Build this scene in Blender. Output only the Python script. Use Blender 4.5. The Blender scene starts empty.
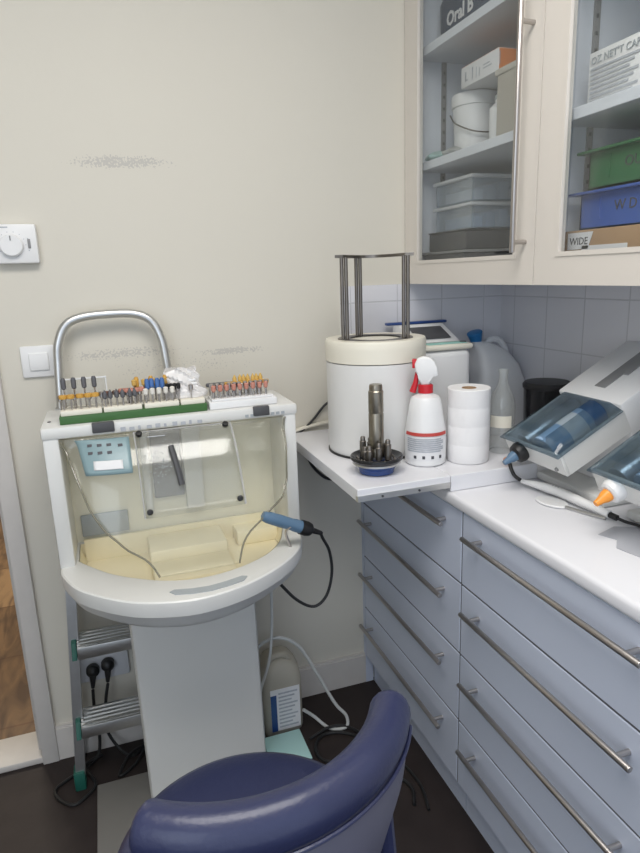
import bpy, bmesh, math, random
from mathutils import Vector, Matrix
random.seed(7)
C = bpy.context.scene
COL = C.collection
PI = math.pi
S = 0.905            # everything below is laid out in working units; one pass at the end brings it to metres

# ---------------------------------------------------------------- materials
def mat(name, col, rough=.5, metal=0, bump=0, bscale=60, vary=0, vscale=8, spec=.5, coat=0, trans=0, sub=0):
    m = bpy.data.materials.new(name); m.use_nodes = True
    nt = m.node_tree; b = nt.nodes['Principled BSDF']
    b.inputs['Base Color'].default_value = (*col, 1)
    b.inputs['Roughness'].default_value = rough
    b.inputs['Metallic'].default_value = metal
    b.inputs['Specular IOR Level'].default_value = spec
    b.inputs['Coat Weight'].default_value = coat
    tc = nt.nodes.new('ShaderNodeTexCoord')
    if vary:
        n = nt.nodes.new('ShaderNodeTexNoise'); n.inputs['Scale'].default_value = vscale; n.inputs['Detail'].default_value = 5
        nt.links.new(tc.outputs['Object'], n.inputs['Vector'])
        r = nt.nodes.new('ShaderNodeMix'); r.data_type = 'RGBA'
        r.inputs['A'].default_value = (*[max(0, c*(1-vary)) for c in col], 1)
        r.inputs['B'].default_value = (*[min(1, c*(1+vary)) for c in col], 1)
        nt.links.new(n.outputs['Fac'], r.inputs['Factor']); nt.links.new(r.outputs['Result'], b.inputs['Base Color'])
    if bump:
        n2 = nt.nodes.new('ShaderNodeTexNoise'); n2.inputs['Scale'].default_value = bscale; n2.inputs['Detail'].default_value = 3
        nt.links.new(tc.outputs['Object'], n2.inputs['Vector'])
        bp = nt.nodes.new('ShaderNodeBump'); bp.inputs['Strength'].default_value = bump; bp.inputs['Distance'].default_value = .002
        nt.links.new(n2.outputs['Fac'], bp.inputs['Height']); nt.links.new(bp.outputs['Normal'], b.inputs['Normal'])
    return m

def clear(name, tint, gloss=.06, rough=.05, haze=0, hcol=(.8, .8, .8), fres=.35):
    """thin clear plastic or glass: transparency with a Fresnel sheen and an optional milky part"""
    m = bpy.data.materials.new(name); m.use_nodes = True
    nt = m.node_tree; nt.nodes.clear()
    out = nt.nodes.new('ShaderNodeOutputMaterial')
    t = nt.nodes.new('ShaderNodeBsdfTransparent'); t.inputs['Color'].default_value = (*tint, 1)
    base = t.outputs[0]
    if haze:
        d = nt.nodes.new('ShaderNodeBsdfDiffuse'); d.inputs['Color'].default_value = (*hcol, 1)
        mh = nt.nodes.new('ShaderNodeMixShader'); mh.inputs[0].default_value = haze
        nt.links.new(base, mh.inputs[1]); nt.links.new(d.outputs[0], mh.inputs[2]); base = mh.outputs[0]
    g = nt.nodes.new('ShaderNodeBsdfGlossy'); g.inputs['Roughness'].default_value = rough
    lw = nt.nodes.new('ShaderNodeLayerWeight'); lw.inputs['Blend'].default_value = .25
    mx = nt.nodes.new('ShaderNodeMath'); mx.operation = 'MULTIPLY_ADD'
    mx.inputs[1].default_value = fres; mx.inputs[2].default_value = gloss
    nt.links.new(lw.outputs['Fresnel'], mx.inputs[0])
    mm = nt.nodes.new('ShaderNodeMixShader')
    nt.links.new(mx.outputs[0], mm.inputs[0]); nt.links.new(base, mm.inputs[1]); nt.links.new(g.outputs[0], mm.inputs[2])
    nt.links.new(mm.outputs[0], out.inputs['Surface'])
    return m

def scuffed_wall(name, col, boxes):
    """matt paint with speckled scuffs and a few smudges at fixed places on the wall"""
    m = mat(name, col, .75, bump=.15, bscale=45, vary=.02, vscale=2)
    nt = m.node_tree; b = nt.nodes['Principled BSDF']
    g = nt.nodes.new('ShaderNodeTexCoord'); sp = nt.nodes.new('ShaderNodeSeparateXYZ')
    nt.links.new(g.outputs['Object'], sp.inputs[0])
    tot = None
    def mth(op, a, bb, c=None):
        n = nt.nodes.new('ShaderNodeMath'); n.operation = op
        for i, v in enumerate((a, bb, c)):
            if v is None: continue
            if isinstance(v, (int, float)): n.inputs[i].default_value = v
            else: nt.links.new(v, n.inputs[i])
        return n.outputs[0]
    for (cx, cz, rx, rz, amt) in boxes:
        dx = mth('DIVIDE', mth('SUBTRACT', sp.outputs['X'], cx*S), rx*S)
        dz = mth('DIVIDE', mth('SUBTRACT', sp.outputs['Z'], cz*S), rz*S)
        d = mth('ADD', mth('MULTIPLY', dx, dx), mth('MULTIPLY', dz, dz))
        f = mth('MULTIPLY', mth('MAXIMUM', mth('SUBTRACT', 1, d), 0), amt)
        tot = f if tot is None else mth('MAXIMUM', tot, f)
    n = nt.nodes.new('ShaderNodeTexNoise'); n.inputs['Scale'].default_value = 190; n.inputs['Detail'].default_value = 2
    nt.links.new(g.outputs['Object'], n.inputs['Vector'])
    n3 = nt.nodes.new('ShaderNodeTexNoise'); n3.inputs['Scale'].default_value = 28; n3.inputs['Detail'].default_value = 4
    nt.links.new(g.outputs['Object'], n3.inputs['Vector'])
    sp2 = mth('GREATER_THAN', mth('MULTIPLY_ADD', tot, .30, mth('MULTIPLY_ADD', n3.outputs['Fac'], .25, n.outputs['Fac'])), .83)
    fac = mth('MULTIPLY', mth('MULTIPLY', sp2, mth('GREATER_THAN', tot, .02)), .30)
    mix = nt.nodes.new('ShaderNodeMix'); mix.data_type = 'RGBA'
    src = b.inputs['Base Color'].links[0].from_socket
    nt.links.new(fac, mix.inputs['Factor']); nt.links.new(src, mix.inputs['A'])
    mix.inputs['B'].default_value = (.2, .2, .24, 1)
    nt.links.new(mix.outputs['Result'], b.inputs['Base Color'])
    return m

def tiles(name, ax, off):
    m = mat(name, (.70, .70, .74), .22)
    nt = m.node_tree; b = nt.nodes['Principled BSDF']
    tc = nt.nodes.new('ShaderNodeTexCoord'); sp = nt.nodes.new('ShaderNodeSeparateXYZ'); nt.links.new(tc.outputs['Object'], sp.inputs[0])
    def grid(sock, size, o):
        a = nt.nodes.new('ShaderNodeMath'); a.operation = 'SUBTRACT'; a.inputs[1].default_value = o*S; nt.links.new(sock, a.inputs[0])
        d = nt.nodes.new('ShaderNodeMath'); d.operation = 'DIVIDE'; d.inputs[1].default_value = size*S; nt.links.new(a.outputs[0], d.inputs[0])
        f = nt.nodes.new('ShaderNodeMath'); f.operation = 'FRACT'; nt.links.new(d.outputs[0], f.inputs[0])
        s = nt.nodes.new('ShaderNodeMath'); s.operation = 'SUBTRACT'; s.inputs[1].default_value = .5; nt.links.new(f.outputs[0], s.inputs[0])
        ab = nt.nodes.new('ShaderNodeMath'); ab.operation = 'ABSOLUTE'; nt.links.new(s.outputs[0], ab.inputs[0])
        return ab.outputs[0]
    u = grid(sp.outputs[ax], .167, off); v = grid(sp.outputs['Z'], .1625, 1.2405)
    mx = nt.nodes.new('ShaderNodeMath'); mx.operation = 'MAXIMUM'; nt.links.new(u, mx.inputs[0]); nt.links.new(v, mx.inputs[1])
    rp = nt.nodes.new('ShaderNodeMapRange'); rp.inputs['From Min'].default_value = .486; rp.inputs['From Max'].default_value = .493
    nt.links.new(mx.outputs[0], rp.inputs['Value'])
    mix = nt.nodes.new('ShaderNodeMix'); mix.data_type = 'RGBA'
    mix.inputs['A'].default_value = (.70, .70, .74, 1); mix.inputs['B'].default_value = (.56, .56, .59, 1)
    nt.links.new(rp.outputs['Result'], mix.inputs['Factor']); nt.links.new(mix.outputs['Result'], b.inputs['Base Color'])
    bp = nt.nodes.new('ShaderNodeBump'); bp.inputs['Strength'].default_value = .4; bp.inputs['Distance'].default_value = .002; bp.invert = True
    nt.links.new(rp.outputs['Result'], bp.inputs['Height']); nt.links.new(bp.outputs['Normal'], b.inputs['Normal'])
    return m

def wood(name):
    m = mat(name, (.4, .2, .07), .35)
    nt = m.node_tree; b = nt.nodes['Principled BSDF']
    tc = nt.nodes.new('ShaderNodeTexCoord'); mp = nt.nodes.new('ShaderNodeMapping'); mp.inputs['Scale'].default_value = (4.5, .9, 1)
    mp.inputs['Rotation'].default_value = (0, 0, .3)
    nt.links.new(tc.outputs['Object'], mp.inputs['Vector'])
    n = nt.nodes.new('ShaderNodeTexNoise'); n.inputs['Scale'].default_value = 3; n.inputs['Detail'].default_value = 6; n.inputs['Distortion'].default_value = 2.2
    nt.links.new(mp.outputs[0], n.inputs['Vector'])
    cr = nt.nodes.new('ShaderNodeValToRGB')
    cr.color_ramp.elements[0].position = .35; cr.color_ramp.elements[0].color = (.17, .095, .05, 1)
    cr.color_ramp.elements[1].position = .62; cr.color_ramp.elements[1].color = (.42, .26, .13, 1)
    nt.links.new(n.outputs['Fac'], cr.inputs[0])
    br = nt.nodes.new('ShaderNodeTexBrick'); br.inputs['Scale'].default_value = 1.0
    br.inputs['Color1'].default_value = (1, 1, 1, 1); br.inputs['Color2'].default_value = (.45, .40, .36, 1); br.inputs['Mortar'].default_value = (.4, .3, .25, 1)
    br.inputs['Mortar Size'].default_value = .004; br.inputs['Brick Width'].default_value = 1.6; br.inputs['Row Height'].default_value = .42
    mp2 = nt.nodes.new('ShaderNodeMapping'); mp2.inputs['Location'].default_value = (.1, .16, 0)
    nt.links.new(tc.outputs['Object'], mp2.inputs['Vector']); nt.links.new(mp2.outputs[0], br.inputs['Vector'])
    mx = nt.nodes.new('ShaderNodeMix'); mx.data_type = 'RGBA'; mx.blend_type = 'MULTIPLY'; mx.inputs['Factor'].default_value = 1
    nt.links.new(cr.outputs[0], mx.inputs['A']); nt.links.new(br.outputs['Color'], mx.inputs['B'])
    nt.links.new(mx.outputs['Result'], b.inputs['Base Color'])
    return m

M = dict(
 wall=scuffed_wall('wall paint', (.655, .625, .55), [(.10, 1.818, .16, .022, 1), (.05, 1.292, .2, .02, .8), (.37, 1.277, .13, .014, 1), (.2, 1.24, .25, .05, .25), (.0, .55, .15, .3, .2)]),
 plainwall=mat('plain wall paint', (.655, .632, .57), .8, bump=.1),
 ceil=mat('ceiling paint', (.8, .79, .76), .9),
 floor=mat('vinyl floor', (.032, .025, .024), .5, bump=.15, bscale=90, vary=.3, vscale=14, spec=.18),
 trim=mat('trim paint', (.63, .60, .57), .4, bump=.1, bscale=20, vary=.06, vscale=25),
 wood=wood('parquet'),
 drawer=mat('cool white laminate', (.57, .62, .74), .33, vary=.015, vscale=3),
 gap=mat('carcass and gap shade', (.12, .12, .14), .6),
 counter=mat('white worktop', (.76, .76, .79), .28, vary=.02, vscale=6),
 cream=mat('cream cabinet paint', (.70, .655, .60), .35, vary=.015, vscale=5),
 inside=mat('cabinet interior', (.66, .69, .74), .5),
 steel=mat('brushed steel', (.50, .47, .45), .32, metal=1, bump=.1, bscale=150),
 darksteel=mat('dark steel', (.22, .20, .18), .38, metal=1, bump=.3, bscale=70, vary=.2, vscale=40),
 bronze=mat('tarnished steel shaft', (.30, .27, .22), .33, metal=1, bump=.2, bscale=80, vary=.15, vscale=30),
 alu=mat('brushed aluminium', (.58, .58, .57), .36, metal=1, bump=.15, bscale=90, vary=.1, vscale=30),
 machine=mat('pale grey plastic', (.70, .70, .68), .36, vary=.03, vscale=6),
 liner=mat('cream plastic', (.90, .82, .605), .5, bump=.25, bscale=12, vary=.10, vscale=9),
 backpanel=mat('cream back panel', (.78, .75, .63), .5, vary=.08, vscale=7),
 hood=clear('clear hood', (.975, .975, .95), .03, .08, .06, (.78, .76, .68), fres=.32),
 acryl=clear('acrylic plate', (.95, .955, .955), .02, .12, .05, (.7, .7, .7), fres=.2),
 glass=clear('cabinet glass', (.95, .96, .96), .02, .02, fres=.12),
 bottleglass=clear('bottle glass', (.92, .93, .92), .05, .04, .12, (.9, .92, .9), fres=.4),
 milky=clear('milky plastic', (.98, .98, .99), .03, .3, .55, (.96, .98, 1), fres=.15),
 clearbox=clear('clear box', (.90, .93, .96), .04, .12, .25, (.68, .74, .80), fres=.2),
 bag=clear('bag film', (.95, .95, .95), .05, .25, .62, (.95, .93, .92), fres=.15),
 smoke=clear('smoked plastic', (.66, .72, .76), .04, .08, .05, (.12, .2, .26), fres=.2),
 sticker=mat('pale blue sticker', (.22, .32, .345), .3, vary=.08, vscale=15),
 greyslot=mat('grey inset', (.36, .39, .41), .5),
 white=mat('white plastic', (.78, .78, .78), .35, vary=.01),
 drum=mat('white drum shell', (.74, .735, .72), .38, vary=.02, vscale=5),
 creamlid=mat('cream lid', (.78, .745, .64), .4, vary=.03, vscale=9),
 paper=mat('white paper roll', (.82, .81, .81), .9, bump=.3, bscale=80),
 red=mat('red plastic', (.55, .015, .025), .35),
 redink=mat('red label ink', (.50, .06, .05), .5),
 greyink=mat('grey label ink', (.42, .44, .48), .6, vary=.3, vscale=120),
 darkink=mat('dark ink', (.06, .06, .07), .6),
 label=mat('label paper', (.74, .74, .75), .6),
 blue=mat('deep blue enamel', (.015, .055, .21), .3, coat=.3),
 bluecap=mat('blue cap', (.01, .16, .42), .35),
 bluegrip=mat('blue grey grip', (.10, .18, .28), .42),
 bluetube=mat('blue cartridge', (.30, .44, .62), .35, vary=.1, vscale=20),
 foil=mat('silver tube', (.55, .58, .62), .3, metal=.7),
 black=mat('black rubber', (.012, .012, .013), .45),
 blackg=mat('glossy black plastic', (.012, .012, .014), .2),
 darkgrey=mat('dark grey plastic', (.07, .07, .075), .45),
 midgrey=mat('mid grey plastic', (.24, .24, .24), .45),
 teal=mat('teal paper', (.33, .62, .56), .7),
 turq=mat('turquoise lid', (.42, .66, .64), .5),
 greenstand=mat('green stand', (.045, .13, .035), .5),
 greenrub=mat('green rubber', (.01, .10, .075), .5),
 greenbin=mat('green bin', (.04, .15, .06), .45),
 bluebin=mat('blue bin', (.05, .11, .38), .45),
 card=mat('cardboard', (.40, .26, .15), .85, bump=.3, bscale=60, vary=.08, vscale=20),
 orange=mat('orange carton', (.85, .28, .08), .5),
 orangenoz=mat('orange nozzle', (.90, .33, .04), .35),
 navy=mat('navy leatherette', (.024, .030, .084), .38, bump=.3, bscale=120, vary=.1, vscale=12, coat=.15),
 shell=mat('grey blue stool shell', (.12, .12, .17), .5, vary=.08, vscale=10),
 oralbag=mat('dark blue grey pouch', (.055, .075, .12), .35),
 amber=mat('amber head', (.60, .33, .06), .5), brown=mat('brown head', (.13, .05, .03), .6), grey=mat('grey head', (.10, .10, .11), .5),
 bluehead=mat('blue head', (.06, .15, .38), .5), whitehead=mat('white head', (.75, .72, .66), .6), pink=mat('pink head', (.55, .24, .18), .6),
 ochre=mat('ochre head', (.58, .38, .10), .5),
 bulb=mat('pink rubber tip', (.68, .30, .17), .5),
 clearliq=mat('plate grey', (.17, .165, .155), .6, vary=.05, vscale=15),
 flat_patch=mat('flat grey patch', (.45, .46, .50), .3),
 jugplastic=clear('cloudy jug', (.88, .85, .78), .03, .3, .5, (.74, .70, .60), fres=.15),
 socket=mat('socket plastic', (.62, .63, .66), .35),
 hose=mat('pale hose', (.55, .56, .55), .4),
)

# ---------------------------------------------------------------- mesh helper
class B:
    def __init__(s): s.bm = bmesh.new()
    def _bev(s, vs, w, seg=2):
        if w <= 0: return
        es = {e for v in vs for e in v.link_edges}
        bmesh.ops.bevel(s.bm, geom=list(es), offset=w, segments=seg, profile=.5, affect='EDGES', clamp_overlap=True)
    def box(s, x0, x1, y0, y1, z0, z1, b=0, mt=None, seg=2):
        vs = [s.bm.verts.new((x, y, z)) for x in (x0, x1) for y in (y0, y1) for z in (z0, z1)]
        if mt is not None:
            for v in vs: v.co = mt @ v.co
        for f in ((0,1,3,2), (4,6,7,5), (0,4,5,1), (2,3,7,6), (0,2,6,4), (1,5,7,3)): s.bm.faces.new([vs[i] for i in f])
        s._bev(vs, b, seg); return s
    def loops(s, L, cap0=True, cap1=True, closed=True):
        R = [[s.bm.verts.new(p) for p in l] for l in L]
        n = len(R[0]); k = n if closed else n-1
        for a, b in zip(R, R[1:]):
            for i in range(k): s.bm.faces.new((a[i], a[(i+1) % n], b[(i+1) % n], b[i]))
        if cap0: s.bm.faces.new(R[0][::-1])
        if cap1: s.bm.faces.new(R[-1])
        return R
    def lathe(s, prof, c=(0, 0, 0), n=32, axis=None, cap=True):
        q = Matrix() if axis is None else Vector((0, 0, 1)).rotation_difference(Vector(axis).normalized()).to_matrix().to_4x4()
        L = [[Vector(c) + q @ Vector((r*math.cos(2*PI*i/n), r*math.sin(2*PI*i/n), z)) for i in range(n)] for r, z in prof]
        s.loops(L, cap, cap); return s
    def cyl(s, p0, p1, r, r1=None, n=20, b=0):
        p0 = Vector(p0); p1 = Vector(p1); h = (p1-p0).length; r1 = r if r1 is None else r1
        pr = [(r, 0), (r1, h)] if not b else [(r-b, 0), (r-b*.3, b*.3), (r, b), (r1, h-b), (r1-b*.3, h-b*.3), (r1-b, h)]
        return s.lathe(pr, p0, n, p1-p0)
    def tube(s, pts, r, n=8, smooth=6, taper=None):
        P = cat(pts, smooth) if smooth else [Vector(p) for p in pts]
        T = [(P[min(i+1, len(P)-1)]-P[max(i-1, 0)]).normalized() for i in range(len(P))]
        u = T[0].orthogonal().normalized(); L = []
        for i, (p, t) in enumerate(zip(P, T)):
            if i:
                q = T[i-1].rotation_difference(t); u = q @ u
            u = (u - t*u.dot(t)).normalized(); w = t.cross(u)
            rr = r if taper is None else r*taper(i/(len(P)-1))
            L.append([p + (u*math.cos(2*PI*k/n) + w*math.sin(2*PI*k/n))*rr for k in range(n)])
        s.loops(L); return s
    def prism(s, poly, d, b=0):
        d = Vector(d); R = s.loops([[Vector(p) for p in poly], [Vector(p)+d for p in poly]])
        s._bev([v for r in R for v in r], b); return s
    def sphere(s, c, r, sc=(1, 1, 1), n=16):
        m = Matrix.Translation(c) @ Matrix.Diagonal((*[r*k for k in sc], 1))
        bmesh.ops.create_uvsphere(s.bm, u_segments=n, v_segments=max(6, n//2), radius=1, matrix=m); return s
    def build(s, name, m, parent=None, ang=35, base=None, kind=None):
        bmesh.ops.recalc_face_normals(s.bm, faces=s.bm.faces)
        me = bpy.data.meshes.new(name)
        root = parent
        off = Vector((0, 0, 0))
        while root is not None: off += root.location; root = root.parent
        if base is not None: off = Vector(base)
        for v in s.bm.verts: v.co -= off
        s.bm.to_mesh(me); s.bm.free()
        me.materials.append(M[m] if isinstance(m, str) else m)
        me.polygons.foreach_set('use_smooth', [True]*len(me.polygons))
        me.set_sharp_from_angle(angle=math.radians(ang))
        o = bpy.data.objects.new(name, me); COL.objects.link(o)
        if parent is not None: o.parent = parent
        elif base is not None: o.location = off
        if kind: o['kind'] = kind
        return o

def cat(pts, n=6):
    P = [Vector(p) for p in pts]
    if len(P) < 3: return P
    Q = [P[0]*2-P[1]] + P + [P[-1]*2-P[-2]]; out = []
    for i in range(1, len(Q)-2):
        a, b, c, d = Q[i-1:i+3]
        for k in range(n):
            t = k/n
            out.append(.5*((2*b) + (c-a)*t + (2*a-5*b+4*c-d)*t*t + (3*b-a-3*c+d)*t**3))
    out.append(P[-1]); return out

def resample(P, n):
    d = [0]
    for a, b in zip(P, P[1:]): d.append(d[-1]+(b-a).length)
    out = []; j = 0
    for i in range(n):
        t = d[-1]*i/(n-1)
        while j < len(d)-2 and d[j+1] < t: j += 1
        f = (t-d[j])/max(1e-9, d[j+1]-d[j]); out.append(P[j].lerp(P[j+1], min(1, f)))
    return out

def tag(o, label=None, cat_=None, group=None, kind=None):
    if label: o['label'] = label
    if cat_: o['category'] = cat_
    if group: o['group'] = group
    if kind: o['kind'] = kind
    return o

def thing(name, label, cat_, loc, group=None):
    o = bpy.data.objects.new(name, None); COL.objects.link(o); o.location = loc; o.empty_display_size = .05
    return tag(o, label, cat_, group)

def dup(o, loc, label=None, rot=None):
    r = o.copy(); COL.objects.link(r); r.location = loc
    if rot is not None: r.rotation_euler = rot
    if label: r['label'] = label
    for ch in list(o.children):
        c = ch.copy(); COL.objects.link(c); c.parent = r
        for g in ch.children:
            d = g.copy(); COL.objects.link(d); d.parent = c
    return r

def text(name, s, size, mt, m, parent, depth=.0006, bold=0):
    """lettering as a thin mesh; mt places the text plane in the world"""
    cu = bpy.data.curves.new('lettering', 'FONT'); cu.body = s; cu.size = size; cu.extrude = depth; cu.offset = bold; cu.resolution_u = 2
    t = bpy.data.objects.new('lettering', cu); COL.objects.link(t)
    bpy.context.view_layer.update()
    me = bpy.data.meshes.new_from_object(t.evaluated_get(bpy.context.evaluated_depsgraph_get()))
    bpy.data.objects.remove(t); bpy.data.curves.remove(cu)
    me.transform(mt)
    off = Vector((0, 0, 0)); r = parent
    while r is not None: off += r.location; r = r.parent
    me.transform(Matrix.Translation(-off))
    me.materials.clear(); me.materials.append(M[m])
    o = bpy.data.objects.new(name, me); COL.objects.link(o); o.parent = parent
    return o

def frame(o, x, y):
    """matrix with text x-axis along x, text y-axis along y, origin o"""
    x = Vector(x).normalized(); y = Vector(y).normalized(); z = x.cross(y)
    m = Matrix((x, y, z)).transposed().to_4x4(); m.translation = Vector(o); return m

def bars(name, rects, fr, m, parent, th=.0006):
    b = B()
    for (x0, x1, y0, y1) in rects: b.box(x0, x1, y0, y1, 0, th, mt=fr)
    return b.build(name, m, parent)

YB = 1.93; XR = 1.349
# ---------------------------------------------------------------- the room
b = B(); b.box(-1.8, XR+.1, -1.2, YB, -.05, 0); b.build('floor', 'floor', kind='structure')
b = B(); b.box(-1.8, XR+.1, YB+.0, 5.2, -.05, 0); b.build('floor_hallway', 'wood', kind='structure')
b = B(); b.box(-1.8, XR+.2, -1.2, 5.2, 2.75, 2.8); b.build('ceiling', 'ceil', kind='structure')
b = B()
b.box(-.33, XR+.1, YB, YB+.12, 0, 2.75); b.box(-1.2, -.33, YB, YB+.12, 2.25, 2.75); b.box(-1.8, -1.2, YB, YB+.12, 0, 2.75)
b.build('wall_back', 'wall', kind='structure')
b = B(); b.box(XR, XR+.1, -1.2, YB, 0, 2.75); b.build('wall_right', 'plainwall', kind='structure')
b = B(); b.box(-1.9, -1.8, -1.2, 5.2, 0, 2.75); b.build('wall_left', 'plainwall', kind='structure')
b = B(); b.box(-1.8, XR+.2, 5.2, 5.3, 0, 2.75); b.build('wall_hallway', 'plainwall', kind='structure')
b = B(); b.box(.2, .3, YB+.12, 5.2, 0, 2.75); b.build('wall_hallway_right', 'plainwall', kind='structure')
b = B(); b.box(-.281, .80, YB-.016, YB, 0, .112); b.box(-.281, .80, YB-.012, YB, .112, .120)
b.build('baseboard_back', 'trim', kind='structure')
b = B()
b.box(-.33, -.281, YB-.022, YB+.13, 0, 2.3, .003); b.box(-1.25, -1.2, YB-.022, YB+.13, 0, 2.3, .003); b.box(-1.25, -.281, YB-.022, YB+.13, 2.25, 2.31, .003)
b.box(-.345, -.328, YB+.03, YB+.06, 0, 2.25, .002)
b.build('trim_1', 'trim', kind='structure')
b = B(); b.box(-1.2, -.325, YB-.012, YB+.13, 0, .022, .004); b.build('trim_2', 'trim', kind='structure')
b = B(); b.box(.735, XR, YB-.008, YB, .95, 1.457); b.build('trim_3', tiles('tiles', 'X', .936+.0), kind='structure')
b = B(); b.box(XR-.008, XR, .2, YB-.008, .95, 1.457); b.build('trim_4', tiles('tiles side', 'Y', 1.6785), kind='structure')

# ---------------------------------------------------------------- thermostat, switch, sockets
t = thing('thermostat', 'white square room thermostat with a round dial, fixed high on the cream wall', 'thermostat', (-.19, YB, 1.60))
b = B(); b.box(-.243, -.139, YB-.028, YB, 1.553, 1.655, .006); b.build('housing', 'white', t)
d = B().lathe([(.029, 0), (.029, .010), (.026, .013)], (-.203, YB-.028, 1.600), 32, (0, -1, 0)).build('dial', 'white', t)
B().box(-.2045, -.2015, YB-.0425, YB-.0412, 1.612, 1.624).build('pointer', 'midgrey', d)
B().box(-.163, -.156, YB-.031, YB-.028, 1.592, 1.616, .001).build('slide_switch', 'midgrey', t)
bars('printed_marks', [(.0, .018, .0, .003)] + [(.022+.034*math.cos(a), .024+.034*math.cos(a), -.045+.034*math.sin(a), -.043+.034*math.sin(a)) for a in [k*.45 for k in range(9)]] + [(.062, .065, -.03, -.027), (.062, .065, -.06, -.057)],
     frame((-.225, YB-.028, 1.645), (1, 0, 0), (0, 0, 1)), 'greyink', t)
t = thing('light_switch', 'white single rocker light switch beside the chrome ladder handle', 'light switch', (-.177, YB, 1.287))
B().box(-.224, -.131, YB-.010, YB, 1.242, 1.331, .005).build('frame', 'white', t)
B().box(-.203, -.152, YB-.016, YB-.008, 1.262, 1.311, .003).build('rocker', 'white', t)
t = thing('wall_socket', 'white double wall socket low on the wall behind the step ladder', 'socket', (-.10, YB, .30))
B().box(-.205, -.035, YB-.012, YB, .252, .338, .006).build('faceplate', 'socket', t)
def plug(x, z, lab):
    t = thing('power_plug', lab, 'plug', (x, YB-.012, z))
    B().lathe([(.018, 0), (.021, .006), (.020, .022), (.013, .03), (.004, .034)], (x, YB-.012, z), 20, (0, -1, 0)).build('body', 'black', t)
    B().tube([(x, YB-.03, z), (x-.003, YB-.036, z-.028), (x-.006, YB-.034, z-.055)], .011, 10, taper=lambda f: 1.15-.65*f).build('strain_relief', 'black', t)
    return t
plug(-.146, .300, 'black mains plug on the left, nearer the ladder rail, pushed into the low wall socket')
plug(-.100, .310, 'black mains plug on the right, nearer the pedestal, pushed into the low wall socket')
tag(B().tube([(-.152, YB-.046, .245), (-.155, YB-.045, .18), (-.15, YB-.04, .10), (-.16, YB-.06, .02), (-.20, YB-.09, .006), (-.25, 1.81, .006), (-.285, 1.78, .006), (-.275, 1.74, .006), (-.235, 1.70, .006), (-.20, 1.715, .006), (-.17, 1.76, .006), (-.2, 1.84, .014), (-.15, 1.87, .014)], .005).build('power_cable', 'black'),
    'black cable dropping from the left plug and looping on the floor around the ladder foot', 'cable')
tag(B().tube([(-.106, YB-.046, .255), (-.118, YB-.05, .2), (-.128, YB-.045, .1), (-.10, YB-.06, .03), (-.06, 1.84, .006), (-.02, 1.86, .007), (-.05, 1.80, .006), (-.10, 1.765, .006), (-.06, 1.84, .017), (.02, 1.885, .006)], .005).build('power_cable', 'black'),
    'black cable dropping from the right plug and coiling beneath the ladder treads', 'cable')

# ---------------------------------------------------------------- step ladder leaning behind the machine
def lean(z): return 1.775 + (1.885-1.775)*z/1.42
def lx(z): return -.212 + .088*min(1, z/1.3)
def rx(z): return .250 - .085*min(1, z/1.3)
t = thing('step_ladder', 'narrow aluminium step ladder with a hooped chrome handle, folded behind the dust box', 'ladder', (.02, 1.80, 0))
for s_, fx in ((-1, lx), (1, rx)):
    b = B()
    pr = []
    for z in (.045, 1.16):
        pr.append([(fx(z)+a, lean(z)+c, z) for a, c in ((-.014, -.018), (.014, -.018), (.014, .018), (-.014, .018))])
    R = b.loops(pr); b.build('side_rail', 'alu', t)
    B().box(fx(0)-.016, fx(0)+.016, 1.752, 1.80, 0, .062, .004).build('foot', 'greenrub', t)
    b = B(); b.loops([[(fx(z)+s_*.0+a, 1.90-.006*z+c, z) for a, c in ((-.009, -.01), (.009, -.01), (.009, .01), (-.009, .01))] for z in (.0, .98)]); b.build('rear_leg', 'alu', t)
b = B()
b.tube([(lx(1.16), lean(1.16), 1.14), (lx(1.28), lean(1.28), 1.28), (-.119, 1.875, 1.335), (-.095, 1.88, 1.385), (-.05, 1.883, 1.405), (.02, 1.885, 1.41), (.09, 1.885, 1.407), (.135, 1.883, 1.385), (.158, 1.878, 1.335), (.166, lean(1.28), 1.27), (rx(1.16), lean(1.16), 1.14)], .0125, 14)
b.build('hoop_handle', mat('polished steel', (.66, .66, .65), .33, metal=1), t)
for k, z in enumerate((.205, .452, .70, .945)):
    b = B(); x0, x1 = lx(z)+.012, rx(z)-.012; y0 = lean(z)-.052; y1 = lean(z)+.03
    b.box(x0, x1, y0, y1, z, z+.022, .002)
    for q in range(5): b.box(x0, x1, y0+.006+q*.018, y0+.014+q*.018, z+.022, z+.0255)
    b.box(x0, x1, y0-.006, y0+.004, z-.014, z+.024, .002)
    tr = b.build('tread', 'alu', t)
    for s_, xx in ((-1, x0-.01), (1, x1+.01)):
        bb = B(); bb.prism([(xx-.006, y0-.010, z-.012), (xx-.006, y0+.015, z-.016), (xx-.006, y1-.04, z+.032), (xx-.006, y0+.02, z+.028)], (.014, 0, 0), .002); bb.build('end_cap', 'greenrub', tr)

# ---------------------------------------------------------------- dust extraction box on its pedestal
t = thing('dust_extraction_box', 'pale grey dental dust extraction box with a clear hood on a wide pedestal', 'dust extraction box', (.15, 1.70, .013))
DB = t
# base plate
B().box(-.165, .345, 1.36, 1.745, 0, .012, .002).build('base_plate', 'clearliq', t)
b = B()
b.loops([[(x0, y0+r, z), (x0+r*.3, y0+r*.3, z), (x0+r, y0, z), (x1-r, y0, z), (x1-r*.3, y0+r*.3, z), (x1, y0+r, z), (x1, 1.75, z), (x0, 1.75, z)]
         for z, x0, x1, y0, r in ((.013, -.014, .338, 1.612, .02), (.4, -.017, .334, 1.606, .02), (.735, -.02, .33, 1.60, .02))])
ped = b.build('pedestal', 'machine', t)
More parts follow.
